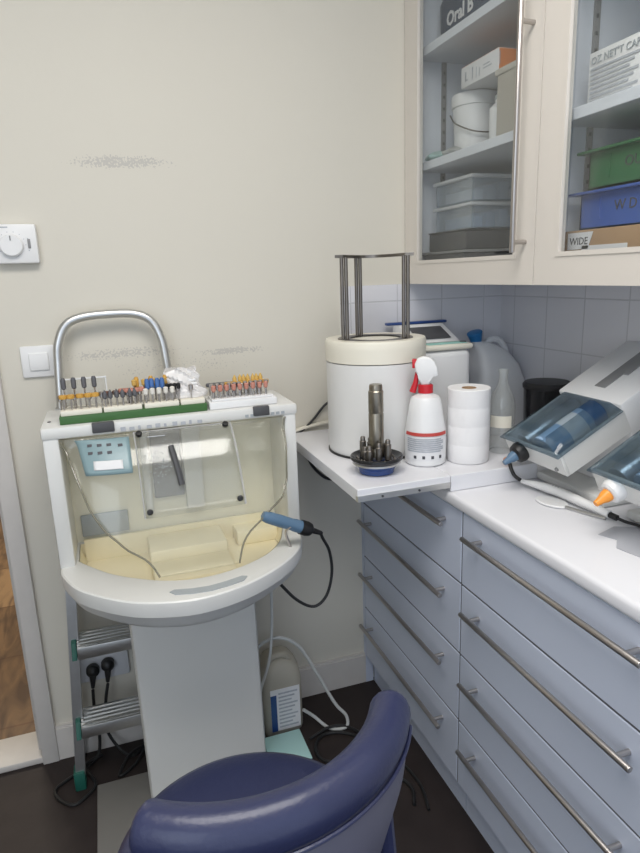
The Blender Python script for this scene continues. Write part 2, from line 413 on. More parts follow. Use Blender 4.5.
# tray
outer = cat([(-.165, 1.60, 0), (-.160, 1.55, 0), (-.118, 1.453, 0), (-.029, 1.362, 0), (.055, 1.318, 0), (.150, 1.302, 0), (.264, 1.332, 0), (.369, 1.402, 0), (.440, 1.49, 0), (.470, 1.60, 0)], 8)
inner = cat([(-.122, 1.62, 0), (-.100, 1.585, 0), (-.047, 1.515, 0), (.01, 1.465, 0), (.08, 1.422, 0), (.16, 1.404, 0), (.25, 1.42, 0), (.34, 1.470, 0), (.395, 1.54, 0), (.425, 1.62, 0)], 8)
def close(P, xl, xr, yb, n=56): return [Vector((xl, yb, 0))] + resample(P, n) + [Vector((xr, yb, 0))]
O = close(outer, -.165, .47, 1.77); I = close(inner, -.122, .425, 1.74)
def ring(L, z, f=1.0, c=(.152, 1.62)): return [Vector((c[0]+(p.x-c[0])*f, c[1]+(min(p.y, 9)-c[1])*(f if p.y < c[1] else 1), z)) for p in L]
b = B()
b.loops([ring(O, .700, .45), ring(O, .702, .74), ring(O, .712, .86), ring(O, .735, .945), ring(O, .757, .975), ring(O, .761, .990), ring(O, .786, 1.0), ring(O, .797, .996), ring(O, .800, .985), ring(I, .802, 1.03), ring(I, .799, 1.0), ring(I, .770, .985), ring(I, .742, .96)])
tray = b.build('tray', 'machine', t)
I2 = close(inner, -.122, .425, 1.734)
b = B(); b.loops([ring(I2, .7985, .994), ring(I2, .770, .975), ring(I2, .752, .95)], False, False)
b.prism([v*1 for v in ring(I2, .7445, .957)], (0, 0, .004))
b.box(-.110, .413, 1.725, 1.7335, .7486, .812)
b.build('liner', 'liner', t)
b = B(); b.box(.055, .262, 1.475, 1.60, .746, .772, .006); b.box(.055, .262, 1.60, 1.7245, .746, .80, .008)
b.build('raised_block', 'liner', t)
b = B()
P = []
cx, cy = .172, 1.349
cen = [(.092, 1.351), (.13, 1.341), (.17, 1.338), (.21, 1.345), (.252, 1.358)]
up = []; dn = []
for i, (x, y) in enumerate(cen):
    w = .012
    up.append((x, y+w)); dn.append((x, y-w))
pl = [(.080, 1.356)] + dn + [(.264, 1.364)] + up[::-1]
b.prism([(x, y, .8005) for x, y in pl], (0, 0, .0022)); b.build('grip_slot', 'greyslot', tray)
# housing: top, sides, back
b = B()
b.box(-.168, .474, 1.588, 1.825, 1.132, 1.163, .008)
b.box(-.166, -.128, 1.592, 1.77, .795, 1.14, .006); b.box(.434, .470, 1.592, 1.77, .795, 1.14, .006)
b.box(-.15, .46, 1.755, 1.772, .74, 1.14)
hs = b.build('housing', 'machine', t)
b = B(); b.box(-.128, .434, 1.742, 1.756, .745, 1.132); b.build('back_panel', 'backpanel', hs)
b = B(); b.box(.062, .082, 1.725, 1.743, .86, 1.12, .003); b.box(.175, .225, 1.720, 1.743, .86, 1.12, .004); b.build('air_duct', 'machine', hs)
b = B(); b.box(.09, .172, 1.732, 1.743, .9, 1.10, .003); b.build('vent_plate', 'midgrey', hs)
b = B(); b.box(-.112, .012, 1.734, 1.741, .818, .880, .003); b.build('recess_cover', 'greyslot', hs)
B().box(.30, .42, 1.66, 1.742, .748, .79, .006).build('side_block', 'liner', hs)
B().cyl((-.15, 1.66, 1.162), (-.15, 1.66, 1.165), .004, n=12).build('screw_hole', 'darkgrey', hs)
bars('printed_lettering', [(.0+k*.021, .0+k*.021+.012*(1 if k % 3 else .5), .001, .011 if k % 2 else .009) for k in range(11)], frame((-.005, 1.587, 1.137), (1, 0, 0), (0, 0, 1)), 'greyink', hs)
bars('printed_lettering', [(.0+k*.014, .0+k*.014+.009, .001, .008) for k in range(8)], frame((.33, 1.587, 1.138), (1, 0, 0), (0, 0, 1)), 'greyslot', hs)
for x0, x1 in ((-.05, .012), (.352, .405)):
    B().box(x0, x1-.01, 1.580, 1.594, 1.140, 1.166, .003).build('hinge_clip', 'darkgrey', hs)
# hood
prof = [(1.588, 1.130), (1.56, 1.117), (1.515, 1.06), (1.48, .98), (1.452, .9), (1.430, .806)]
PR = cat([(0, y, z) for y, z in prof], 8)
NV = len(PR)
def prof_at(v):
    f = v*8; i = min(int(f), NV-2); return PR[i].lerp(PR[i+1], f-i)
left = [(0, -.127), (.93, -.124), (2.12, -.10), (3.1, -.074), (3.7, -.046), (4.28, .004), (4.58, .047), (5, .066)]
right = [(0, .439), (2.02, .430), (3.05, .415), (3.5, .395), (3.75, .362), (4.0, .33), (4.25, .296), (4.55, .273), (5, .260)]
def interp(T, v):
    for (a, x), (c, y) in zip(T, T[1:]):
        if v <= c: return x+(y-x)*(v-a)/(c-a)
    return T[-1][1]
def hood_pt(x, v, off=0):
    p = prof_at(v); e = abs((x-.155)/.29)
    back = .055*e**3.5*min(1, v/1.2)
    q = prof_at(min(4.99, v+.15)); tn = (q-p).normalized(); nrm = Vector((0, tn.z, -tn.y))
    if nrm.y > 0: nrm = -nrm
    return Vector((x, min(1.588, p.y+back), p.z)) + nrm*off
b = B(); L = []
NU = 40
for i in range(NV):
    v = i/8; a, c = interp(left, v), interp(right, v)
    L.append([hood_pt(a+(c-a)*k/NU, v) for k in range(NU+1)])
b.loops(L, False, False, closed=False)
hood = b.build('hood', 'hood', t, ang=60)
sm = hood.modifiers.new('thickness', 'SOLIDIFY'); sm.thickness = .003; sm.offset = 0
ed = clear('hood edge', (.60, .60, .52), .06, .15, .5, (.36, .34, .27))
b = B()
b.tube([hood_pt(interp(left, v), v) for v in [k*.25 for k in range(21)]], .0024, 8, 2)
b.build('hood_edge', ed, hood); b = B()
b.tube([hood_pt(interp(right, v), v) for v in [k*.25 for k in range(21)]], .0024, 8, 2)
b.build('hood_edge', ed, hood)
def on_hood(name, corners, off, m, parent, nu=10, nv=10, th=.0015):
    (xa, va), (xb, vb), (xc, vc), (xd, vd) = corners   # tl tr br bl
    b = B(); L0 = []; L1 = []
    for i in range(nv+1):
        f = i/nv; r0 = []
        for k in range(nu+1):
            g = k/nu
            x = (xa*(1-g)+xb*g)*(1-f)+(xd*(1-g)+xc*g)*f; v = (va*(1-g)+vb*g)*(1-f)+(vd*(1-g)+vc*g)*f
            r0.append(hood_pt(x, v, off))
        L0.append(r0)
    b.loops(L0, False, False, closed=False)
    o = b.build(name, m, parent, ang=60); q = o.modifiers.new('thickness', 'SOLIDIFY'); q.thickness = th; q.offset = 0
    return o
win = on_hood('window_plate', [(.045, .45), (.285, .45), (.292, 3.45), (.048, 3.45)], .006, 'acryl', hood)
b = B()
b.tube([hood_pt(.045+(.24)*k/8, .45, .007) for k in range(9)], .0022, 6, 0)
b.tube([hood_pt(.285+.007*k/12, .45+3*k/12, .007) for k in range(13)], .0032, 6, 0)
b.tube([hood_pt(.045+.003*k/12, .45+3*k/12, .007) for k in range(13)], .0022, 6, 0)
b.build('plate_rim', clear('rim', (.85, .85, .85), .15, .1, .5, (.7, .7, .68)), win)
for x, v in ((.057, .75), (.272, .72), (.279, 3.26), (.060, 3.28)):
    p = hood_pt(x, v, .004); q = hood_pt(x, v, .016)
    B().cyl(p, q, .0075, n=14, b=.002).build('screw', 'black', win)
on_hood('safety_sticker', [(-.094, .70), (.033, .70), (.033, 2.15), (-.075, 2.15)], .003, 'sticker', hood, th=.0008)
st = on_hood('sticker_text_panel', [(-.055, 1.72), (.012, 1.72), (.012, 2.0), (-.055, 2.0)], .0045, 'label', hood, th=.0006)
b = B()
for (x, v) in ((-.06, 1.15), (-.038, 1.15), (-.016, 1.15), (-.06, 1.45), (-.038, 1.45), (-.016, 1.45), (.01, 1.2)):
    p = hood_pt(x, v, .0045); b.box(-.005, .006, -.0035, .0035, -.0004, .0004, mt=Matrix.Translation(p) @ Matrix.Rotation(1.0, 4, 'X'))
b.build('sticker_symbols', 'darkink', hood)
b = B(); b.tube([hood_pt(.128+.014*k/4, 1.5+1.15*k/4, .014) for k in range(5)], .0075, 8, 3); b.build('knob_grip', 'darkgrey', win)
on_hood('dotted_print', [(.075, .95), (.118, .95), (.118, 1.0), (.075, 1.0)], .0075, 'greyink', win, th=.0004)
b = B()
for i in range(70):
    x = .098+random.gauss(0, .016); v = 1.9+random.gauss(0, .35)
    if not (.06 < x < .124 and 1.0 < v < 2.8): continue
    p = hood_pt(x, v, .0078); b.box(-.0011, .0011, -.0011, .0011, -.0003, .0003, mt=Matrix.Translation(p) @ Matrix.Rotation(1.15, 4, 'X'))
b.build('speckled_print', 'greyslot', win)

# handpiece resting on the tray's right edge
t = thing('handpiece', 'blue grey rotary handpiece lying across the right rim of the tray', 'handpiece', (.40, 1.47, .80))
A0 = Vector((.335, 1.47, .905)); A1 = Vector((.452, 1.478, .847)); ax = A1-A0
b = B().lathe([(.004, -.004), (.012, 0), (.0155, .012), (.0165, .05), (.0155, .085), (.017, .095), (.017, .125)], A0, 24, ax); b.build('grip', 'bluegrip', t)
b = B().lathe([(.0195, .112), (.020, .13), (.017, .142), (.008, .15), (.006, .175), (.004, .18)], A0, 20, ax); b.build('cord_cuff', 'black', t)
b = B().tube([(.408, 1.485, .80), (.395, 1.478, .845), (.402, 1.462, .866), (.414, 1.475, .858)], .0035, 8); b.build('rest_hook', 'steel', t)
e = A0 + ax.normalized()*.176
b = B().tube([e, (.498, 1.485, .81), (.518, 1.49, .765), (.523, 1.49, .70), (.505, 1.49, .635), (.468, 1.49, .61), (.42, 1.49, .64), (.372, 1.495, .700)], .0042, 8); b.build('cord', 'black', t)

# ---------------------------------------------------------------- bur stands, burs and pouch on top of the box
ZT = 1.1635
t = thing('bur_stand', 'long green bur stand with cream blocks on top of the dust box', 'bur stand', (.06, 1.64, ZT))
B().box(-.122, .236, 1.606, 1.676, ZT, ZT+.020, .002).build('base', 'greenstand', t)
for x0, x1 in ((-.118, -.022), (-.018, .074), (.080, .166), (.170, .232)):
    b = B(); b.box(x0, x1, 1.610, 1.672, ZT+.020, ZT+.033, .002); b.build('block', 'creamlid', t)
t = thing('bur_tray', 'white plastic bur tray to the right of the green stand', 'bur stand', (.33, 1.65, ZT))
B().box(.242, .424, 1.606, 1.69, ZT, ZT+.020, .003).build('base', 'white', t)
B().box(.250, .416, 1.612, 1.684, ZT+.020, ZT+.026, .002).build('raised_deck', 'white', t)
def make_bur(kind, hm, x, y, z, h, where, grp):
    t = thing('bur', f'{kind} standing in the {where}', 'bur', (x, y, z), grp)
    B().cyl((x, y, z), (x, y, z+h), .0021, n=8).build('shank', 'steel', t)
    b = B()
    if 'cup' in kind or 'wheel' in kind: b.lathe([(.002, h-.001), (.0092, h), (.0100, h+.004), (.0092, h+.009), (.002, h+.009)], (x, y, z), 12)
    elif 'cone' in kind: b.lathe([(.002, h-.001), (.0055, h+.002), (.0060, h+.012), (.001, h+.022)], (x, y, z), 12)
    elif 'long' in kind: b.lathe([(.002, h-.001), (.0058, h+.002), (.0062, h+.022), (.004, h+.028)], (x, y, z), 12)
    else: b.lathe([(.002, h-.001), (.0058, h+.003), (.0063, h+.015), (.0025, h+.017)], (x, y, z), 12)
    b.build('head', hm, t); return t
GS = 'green bur stand'
z0 = ZT+.0332
K = {}
def bur(key, kind, hm, x, y, h=.024, where=GS, tilt=(0, 0), zz=None):
    zz = z0 if zz is None else zz
    if key not in K: K[key] = make_bur(kind, hm, x, y, zz, h, where, kind + 's in the ' + where)
    else: dup(K[key], (x, y, zz))
    return K[key]
jit = lambda a: random.uniform(-a, a)
for i in range(5): bur('amberwheel', 'steel-shanked bur with an amber wheel head', 'amber', -.108+i*.0185+jit(.002), 1.622, .028)
for i in range(4): bur('blacklong', 'tall bur with a long black head', 'grey', -.106+i*.024, 1.655, .046)
for i in range(6): bur('greycone', 'slim bur with a dark grey cone head', 'grey', -.012+i*.0145+jit(.002), 1.620+jit(.003), .020)
for i in range(5): bur('browncup', 'slim bur with a brown cup head', 'brown', -.004+i*.0165+jit(.003), 1.648+jit(.003), .024)
for i in range(4): bur('bluelong', 'tall bur with a long blue head', 'bluehead', .092+i*.0125+jit(.001), 1.640+jit(.002), .030)
for i in range(5): bur('whitetip', 'short bur with a whitish head', 'whitehead', .086+i*.0165, 1.618, .020)
for i in range(3): bur('amberlong', 'tall bur with a long amber brown head', 'amber', .068+i*.036, 1.660, .034)
for i in range(4): bur('darktall', 'tall bur with a slim black point head', 'black', .142+i*.009, 1.632+jit(.004), .026)
for i in range(11): bur('silver', 'plain silver pin bur', 'steel', -.112+i*.031+jit(.004), 1.632+jit(.002), .020)
for i in range(5): bur('pinkcup', 'slim bur with a pink brown cup head', 'pink', .030+i*.011+jit(.002), 1.630+jit(.004), .030)
for i in range(4): bur('goldtip', 'tall bur with an ochre point head', 'ochre', .062+i*.024+jit(.003), 1.650, .040)
z1 = ZT+.0262; WS = 'white bur tray'
for i in range(11): bur('silverw', 'plain silver pin bur', 'steel', .256+i*.0145+jit(.002), 1.631, .022, WS, zz=z1)
for i in range(7): bur('orangew', 'bur with an ochre cone head', 'ochre', .325+i*.012+jit(.002), 1.668+jit(.002), .030, WS, zz=z1)
for i in range(9): bur('pinkw', 'small bur with a pinkish head', 'pink', .258+i*.0175+jit(.001), 1.622, .018, WS, zz=z1)
for i in range(9): bur('goldw', 'bur with a golden wheel head', 'amber', .300+i*.013+jit(.002), 1.656+jit(.003), .026, WS, zz=z1)
for i in range(6): bur('blackw', 'bur with a black wheel head', 'grey', .256+i*.0125, 1.675, .024, WS, zz=z1)
for i in range(6): bur('whitew', 'stubby bur with a white head', 'whitehead', .262+i*.024, 1.640, .016, WS, zz=z1)
t = thing('bur_case_lid', 'small clear case lid standing upright behind the black-headed burs', 'case lid', (-.055, 1.684, ZT))
b = B(); b.box(-.112, -.004, 1.680, 1.683, ZT+.0, ZT+.098, .001); b.build('pane', 'acryl', t)
b = B()
for q in ((-.112, -.109, ZT, ZT+.1), (-.007, -.004, ZT, ZT+.1), (-.112, -.004, ZT+.098, ZT+.101), (-.112, -.004, ZT+.052, ZT+.055)): b.box(q[0], q[1], 1.678, 1.686, q[2], q[3])
b.build('rim', 'milky', t)
# crumpled clear pouch
t = thing('plastic_pouch', 'crumpled clear plastic pouch slumped between the green stand and the white tray', 'plastic bag', (.20, 1.65, ZT+.035))
b = B(); L = []
for i in range(15):
    f = i/14; z = ZT+.034+f*.072; w = .050*(1-.25*f)+.006*math.sin(f*9); cx = .192-.012*f
    L.append([(cx+w*math.cos(a)+.004*math.sin(a*5+f*12), 1.650+f*.012+(.020*(1-.75*f))*math.sin(a)+.004*math.sin(a*7+f*17), z+.006*math.sin(a*3)*f) for a in [2*PI*k/28 for k in range(28)]])
b.loops(L); b.build('film', 'bag', t, ang=25)
b = B(); 
for k in range(5): b.cyl((.165+k*.002, 1.645+k*.003, ZT+.043+k*.008), (.225-k*.002, 1.648, ZT+.041+k*.009), .004, n=8)
b.build('contents', 'white', t)

# ---------------------------------------------------------------- base cabinets, worktop
XF = .795; XH = .764
ZG = [.915, .717, .516, .314, .112]
def base_cab(y0, y1, lab, hy0, hy1, py0, py1):
    t = thing('drawer_cabinet', lab, 'drawer cabinet', ((XF+XR)/2, (y0+y1)/2, 0), 'white base units with four drawers')
    b = B(); b.box(XF+.0205, XR-.002, y0+.001, y1-.001, .112, .914)
    for z in ZG[1:4]: b.box(XF+.002, XF+.0205, y0+.001, y1-.001, z-.0026, z+.0021)  # dark strips fill the drawer gaps, shade put in as colour
    for ya, yb in ((y0+.0005, y0+.0024), (y1-.0024, y1-.0005)): b.box(XF+.0018, XF+.0205, ya, yb, .112, .914)
    b.build('body', 'gap', t)
    B().box(.827, XR-.05, y0+.001, y1-.001, .0, .112).build('plinth', 'drawer', t)
    for k in range(4):
        d = B().box(XF, XF+.02, y0+.0028, y1-.0028, ZG[k+1]+.0025, ZG[k]-.0030, .0015, seg=1).build('drawer_front', 'drawer', t)
        hz = (.866, .664, .463, .261)[k]
        b = B(); b.cyl((XH, hy0, hz), (XH, hy1, hz), .0065, n=16, b=.0015)
        for py in (py0, py1): b.cyl((XH, py, hz), (XF, py, hz), .0055, n=14)
        b.build('handle', 'steel', d)
    return t
base_cab(1.271, 1.912, 'white four-drawer base unit in the corner, beneath the pull-out board', 1.885, 1.322, 1.845, 1.355)
base_cab(.630, 1.271, 'white four-drawer base unit nearest the viewer, beneath the twin mixing machines', 1.224, .682, 1.188, .716)
B().box(XF, XF+.03, 1.913, YB, 0, .914).build('trim_5', 'drawer', kind='structure')
b = B(); b.box(.783, XR-.009, .60, YB-.009, .917, .951, .010, seg=3)
tag(b.build('worktop', 'counter', base=(1.06, 1.25, .917)), 'white laminate worktop with a rounded front edge over the drawer units', 'worktop')

# pull-out board and riser
t = thing('riser_board', 'low white riser box standing on the worktop under the paper roll', 'riser', (.93, 1.62, .952))
B().box(.789, 1.05, 1.318, YB-.01, .952, .994, .0015, seg=1).build('box', 'counter', t)
t = thing('pull_out_board', 'white board on a metal runner jutting out from the worktop corner', 'board', (.66, 1.6, .965))
B().box(.534, .787, 1.318, YB-.01, .975, .9945, .0015, seg=1).build('board', 'counter', t)
b = B(); b.box(.536, .787, 1.319, 1.335, .962, .975); b.box(.534, .787, 1.315, 1.318, .973, .978)
b.build('runner', 'alu', t)
B().box(.536, .55, 1.335, 1.92, .962, .975).build('side_lath', 'counter', t)
b = B()
for x in (.60, .70): b.cyl((x, 1.3185, .969), (x, 1.3165, .969), .003, n=10)
b.build('screw', 'darkgrey', t)
ZB = .995
# ---------------------------------------------------------------- drum with rod frame
dc = (.730, 1.643); 
t = thing('polishing_drum', 'large white drum with a cream lid standing on the pull-out board', 'drum', (*dc, ZB))
b = B().lathe([(.136, 0), (.139, .006), (.1405, .03), (.1415, .262)], (*dc, ZB), 56); b.build('drum_shell', 'drum', t)
b = B().lathe([(.139, .264), (.1425, .265), (.1425, .300), (.1428, .318), (.140, .324), (.118, .3255), (.106, .320), (.02, .320)], (*dc, ZB), 56); b.build('lid', 'creamlid', t)
b = B().lathe([(.1365, .0005), (.142, .0005), (.142, .006), (.1365, .006)], (*dc, ZB), 48, cap=False); b.build('base_gasket', 'black', t)
t = thing('rod_frame', 'upright frame of dark steel rods with a ring plate, on top of the drum', 'frame', (*dc, ZB+.32))
fz0, fz1 = ZB+.3205, ZB+.545
R = .093
fc = (.728, 1.638)
rods = []
dv = Vector((fc[0], fc[1], 0)).normalized(); rt = Vector((dv.y, -dv.x, 0))
pos = {'left': Vector((*fc, 0)) - rt*.083 - dv*.035, 'mid': Vector((*fc, 0)) - rt*.047 + dv*.078, 'right': Vector((*fc, 0)) + rt*.085 - dv*.02}
for k, p in pos.items():
    b = B()
    for q in (-.0058, .0058):
        c = p + rt*q; b.cyl((c.x, c.y, fz0), (c.x, c.y, fz1), .0052, n=16)
    b.build('rod_pair', 'darksteel', t)
def arcplate(z0, z1, ra, rb):
    b = B(); n = 40; L = []
    # a curved plate passing over the three rod pairs
    pts = [pos['left'], pos['mid'], Vector((*fc, 0)) + rt*.03 + dv*.085, pos['right']]
    cen = Vector((*fc, 0))
    A = cat([pos['left']-rt*.012-dv*.004, pos['mid']*1.0, cen+rt*.03+dv*.080, pos['right']+rt*.010], 8)
    L = []
    for i, p in enumerate(A):
        d = (p-cen).normalized()
        L.append([(p+d*rb).to_3d()+Vector((0, 0, z0)), (p+d*rb)+Vector((0, 0, z1)), (p-d*ra)+Vector((0, 0, z1)), (p-d*ra)+Vector((0, 0, z0))])
    b.loops(L); return b
arcplate(fz1-.001, fz1+.007, .012, .012).build('top_plate', 'darksteel', t)
b = B().lathe([(.070, 0), (.106, 0), (.106, .005), (.070, .005)], (*fc, fz0-.001), 48, cap=False); b.build('base_ring', 'darksteel', t)

# steel spindle on a blue dish
pc = (.634, 1.428)
t = thing('steel_spindle', 'tarnished steel spindle standing in the blue dish', 'spindle', (*pc, ZB+.035))
b = B().lathe([(.019, .042), (.0192, .062), (.0185, .064), (.0185, .066), (.0192, .068), (.0192, .155), (.0185, .156), (.0185, .158), (.0192, .160), (.0192, .212), (.0170, .215), (.0170, .226), (.0155, .230)], (*pc, ZB), 32)
b.build('shaft', 'bronze', t)
for k in range(9):
    a = 2*PI*k/9+.3; r = .031+.006*(k % 2); h = .058+.014*((k*5) % 4)/2
    b = B(); c = (pc[0]+r*math.cos(a), pc[1]+r*math.sin(a))
    b.lathe([(.0085, .040), (.0085, h), (.0065, h+.002), (.0065, h+.010), (.0045, h+.013)], (*c, ZB), 12); b.build('pin', 'darksteel', t)
t = thing('blue_dish', 'small blue dish with a black rim holding the steel spindle', 'dish', (*pc, ZB))
b = B().lathe([(.040, .0), (.045, .002), (.047, .014), (.056, .022), (.060, .025), (.056, .033), (.01, .033)], (*pc, ZB), 44); b.build('bowl', 'blue', t)
b = B().lathe([(.059, .025), (.0625, .026), (.0625, .031), (.059, .032)], (*pc, ZB), 44, cap=False); b.build('bright_band', 'alu', t)
b = B().lathe([(.054, .032), (.063, .032), (.068, .038), (.0675, .045), (.0645, .046), (.058, .040), (.052, .0365), (.030, .0365)], (*pc, ZB), 44, cap=False); b.build('rim', 'blackg', t)
b = B()
for k in range(26):
    a = k*2.4; r = .040+.012*random.random(); b.sphere((pc[0]+r*math.cos(a), pc[1]+r*math.sin(a), ZB+.038), .0028, n=8)
for k in range(26): pass
tag(b.build('ball_media', 'darksteel', t), kind='stuff')

# spray bottle
sc = (.788, 1.452)
t = thing('spray_bottle', 'white spray bottle with a red collar and a red-banded label', 'spray bottle', (*sc, ZB))
b = B().lathe([(.049, 0), (.0535, .004), (.0545, .012), (.0545, .082), (.052, .10), (.0465, .135), (.0405, .172), (.035, .181), (.018, .188), (.016, .193)], (*sc, ZB), 44); b.build('bottle', 'white', t)
dv = Vector((sc[0], sc[1], 0)).normalized()
a0 = math.atan2(-dv.y, -dv.x)
def wrap(name, c, r, z0, z1, aa, ab, m, parent, n=20, zf=None, rr=None):
    b = B(); L = []
    for i in range(n+1):
        a = aa+(ab-aa)*i/n; dz = zf(i/n) if zf else 0
        r1 = (rr(z1) if rr else r)
        L.append([(c[0]+q*math.cos(a), c[1]+q*math.sin(a), z+dz) for q, z in ((r, z0), (r+.0008, z0), (r1+.0008, z1), (r1, z1))])
    b.loops(L); return b.build(name, m, parent, ang=50)
wrap('label', sc, .0546, ZB+.018, ZB+.082, a0-1.1, a0+1.25, 'label', t)
wrap('label_band', sc, .0556, ZB+.084, ZB+.0925, a0-1.1, a0+1.25, 'redink', t, rr=lambda z: .0542)
lb = None
for k in range(7):
    wrap('label_print', sc, .0556, ZB+.074-k*.0055, ZB+.0775-k*.0055, a0-.95, a0+(.95 if k % 3 else .8), 'greyink', t, 12)
for k in range(4):
    a = a0-.55+k*.42; wrap('label_symbol', sc, .0556, ZB+.023, ZB+.031, a, a+.13, 'darkink', t, 2)
B().lathe([(.017, .190), (.0195, .191), (.0195, .211), (.0175, .213)], (*sc, ZB), 28).build('collar', 'red', t)
rt = Vector((dv.y, -dv.x, 0))   # to the right as seen from the camera
b = B()
b.prism([Vector((*sc, ZB))+rt*x-dv*.0125+Vector((0, 0, z)) for x, z in ((-.013, .2125), (-.015, .232), (-.026, .246), (-.029, .266), (-.022, .281), (-.006, .287), (.010, .285), (.022, .275), (.030, .258), (.033, .236), (.022, .232), (.014, .236), (.011, .228), (.011, .2125))], dv*.025, .004)
hd = b.build('spray_head', 'white', t, ang=50)
B().tube([Vector((*sc, ZB))+rt*(-.022)+Vector((0, 0, .245)), Vector((*sc, ZB))+rt*(-.026)+Vector((0, 0, .218)), Vector((*sc, ZB))+rt*(-.034)+Vector((0, 0, .192))], .0085, 10, taper=lambda f: .55+.5*f).build('trigger', 'red', t)
B().box(-.006, .006, -.008, .008, -.012, .012, .002, mt=frame(Vector((*sc, ZB+.268))-rt*.029, rt, dv)).build('nozzle', 'red', hd)

# paper roll
rc = (.903, 1.425)
t = thing('paper_roll', 'tall white paper roll standing between the spray bottle and the glass bottle', 'paper roll', (*rc, ZB))
b = B().lathe([(.019, .197), (.055, .199), (.0565, .197), (.0565, .1505), (.0563, .1495), (.0565, .1485), (.0565, .1005), (.0563, .0995), (.0565, .0985), (.0565, .0505), (.0563, .0495), (.0565, .0485), (.0565, .003), (.0545, 0), (.019, 0)], (*rc, ZB), 48, cap=False)
b.build('paper', 'paper', t)
B().lathe([(.019, .0), (.019, .198), (.0175, .198), (.0175, .17)], (*rc, ZB), 24, cap=True).build('core', 'card', t)

# glass bottle
gc = (1.028, 1.452)
t = thing('glass_bottle', 'clear long-necked glass bottle with a cream label beside the paper roll', 'bottle', (*gc, ZB))
b = B().lathe([(.030, 0), (.0345, .003), (.0355, .02), (.0355, .125), (.033, .148), (.024, .172), (.015, .192), (.0115, .205), (.0115, .220), (.0135, .222), (.0135, .232), (.0115, .234)], (*gc, ZB), 32, cap=False)
gb = b.build('bottle', 'bottleglass', t)
wrap('label', gc, .0359, ZB+.075, ZB+.108, PI, PI*1.55, 'creamlid', t)

# cream container with digital scale lid
t = thing('vacuum_mixer', 'white bin-like appliance with a tilted display lid, behind the spray bottle', 'appliance', (.98, 1.69, ZB))
b = B(); b.box(.875, 1.058, 1.655, 1.86, ZB, ZB+.2685, .022, seg=4); b.build('body', 'white', t)
b = B(); b.box(.873, 1.060, 1.653, 1.862, ZB+.268, ZB+.285, .006, seg=3); lid = b.build('lid', 'creamlid', t)
b = B(); b.prism([(0.895, 1.72, ZB+.286), (0.895, 1.875, ZB+.286), (0.895, 1.875, ZB+.33), (0.895, 1.83, ZB+.335)], (.16, 0, 0), .004); cs = b.build('console', 'white', t)
mt = frame((.915, 1.735, ZB+.2962), (1, 0, 0), (0, .913, .407))
B().box(0, .115, 0, .075, 0, .0025, .001, mt=mt).build('display', 'darkgrey', cs)
b = B(); b.box(.915, 1.045, 1.665, 1.71, ZB+.2855, ZB+.2865); b.build('teal_strip', 'teal', lid)
B().cyl((1.045, 1.69, ZB+.285), (1.045, 1.69, ZB+.289), .010, n=16).build('button', 'darkgrey', lid)
tag(B().box(.88, 1.10, 1.88, 1.905, ZB+.331, ZB+.340, .003).build('blue_tray', 'blue', base=(.99, 1.89, ZB+.331)), 'thin dark blue strip lying across the back of the display lid', 'strip')
B().box(.93, 1.04, 1.877, 1.912, ZB, ZB+.3305, .004).build('rear_housing', 'white', t)

# jug with blue cap in the corner
t = thing('plastic_jug', 'cloudy plastic jug with a blue cap in the tiled corner', 'jug', (1.23, 1.80, .952))
b = B()
def rr(cx, cy, w, d, z, r=.03, n=4):
    P = []
    for sx, sy, a in ((1, 1, 0), (-1, 1, PI/2), (-1, -1, PI), (1, -1, 1.5*PI)):
        for k in range(n+1): P.append((cx+sx*(w-r)+r*math.cos(a+PI/2*k/n), cy+sy*(d-r)+r*math.sin(a+PI/2*k/n), z))
    return P
b.loops([rr(1.245, 1.82, .085, .075, .952), rr(1.245, 1.82, .088, .078, .99), rr(1.245, 1.82, .088, .078, 1.13), rr(1.24, 1.82, .075, .07, 1.18), rr(1.225, 1.82, .058, .05, 1.225), rr(1.20, 1.82, .04, .032, 1.252, .025), rr(1.18, 1.82, .024, .024, 1.262, .02)])
jb = b.build('body', 'milky', t, ang=50)
B().tube([(1.20, 1.82, 1.235), (1.225, 1.82, 1.262), (1.262, 1.82, 1.262), (1.292, 1.82, 1.225), (1.30, 1.82, 1.16)], .011, 10).build('handle', 'milky', t)
B().cyl((1.178, 1.82, 1.258), (1.166, 1.815, 1.293), .018, .026, n=24, b=.002).build('cap', 'bluecap', t)

# black cup
t = thing('black_cup', 'glossy black round container behind the mixing machine', 'container', (1.262, 1.56, .952))
B().lathe([(.058, 0), (.062, .004), (.068, .185), (.070, .19)], (1.262, 1.56, .952), 36).build('cup', 'blackg', t)
B().lathe([(.071, .188), (.072, .198), (.066, .206), (.05, .208)], (1.262, 1.56, .952), 36).build('lid', 'black', t)

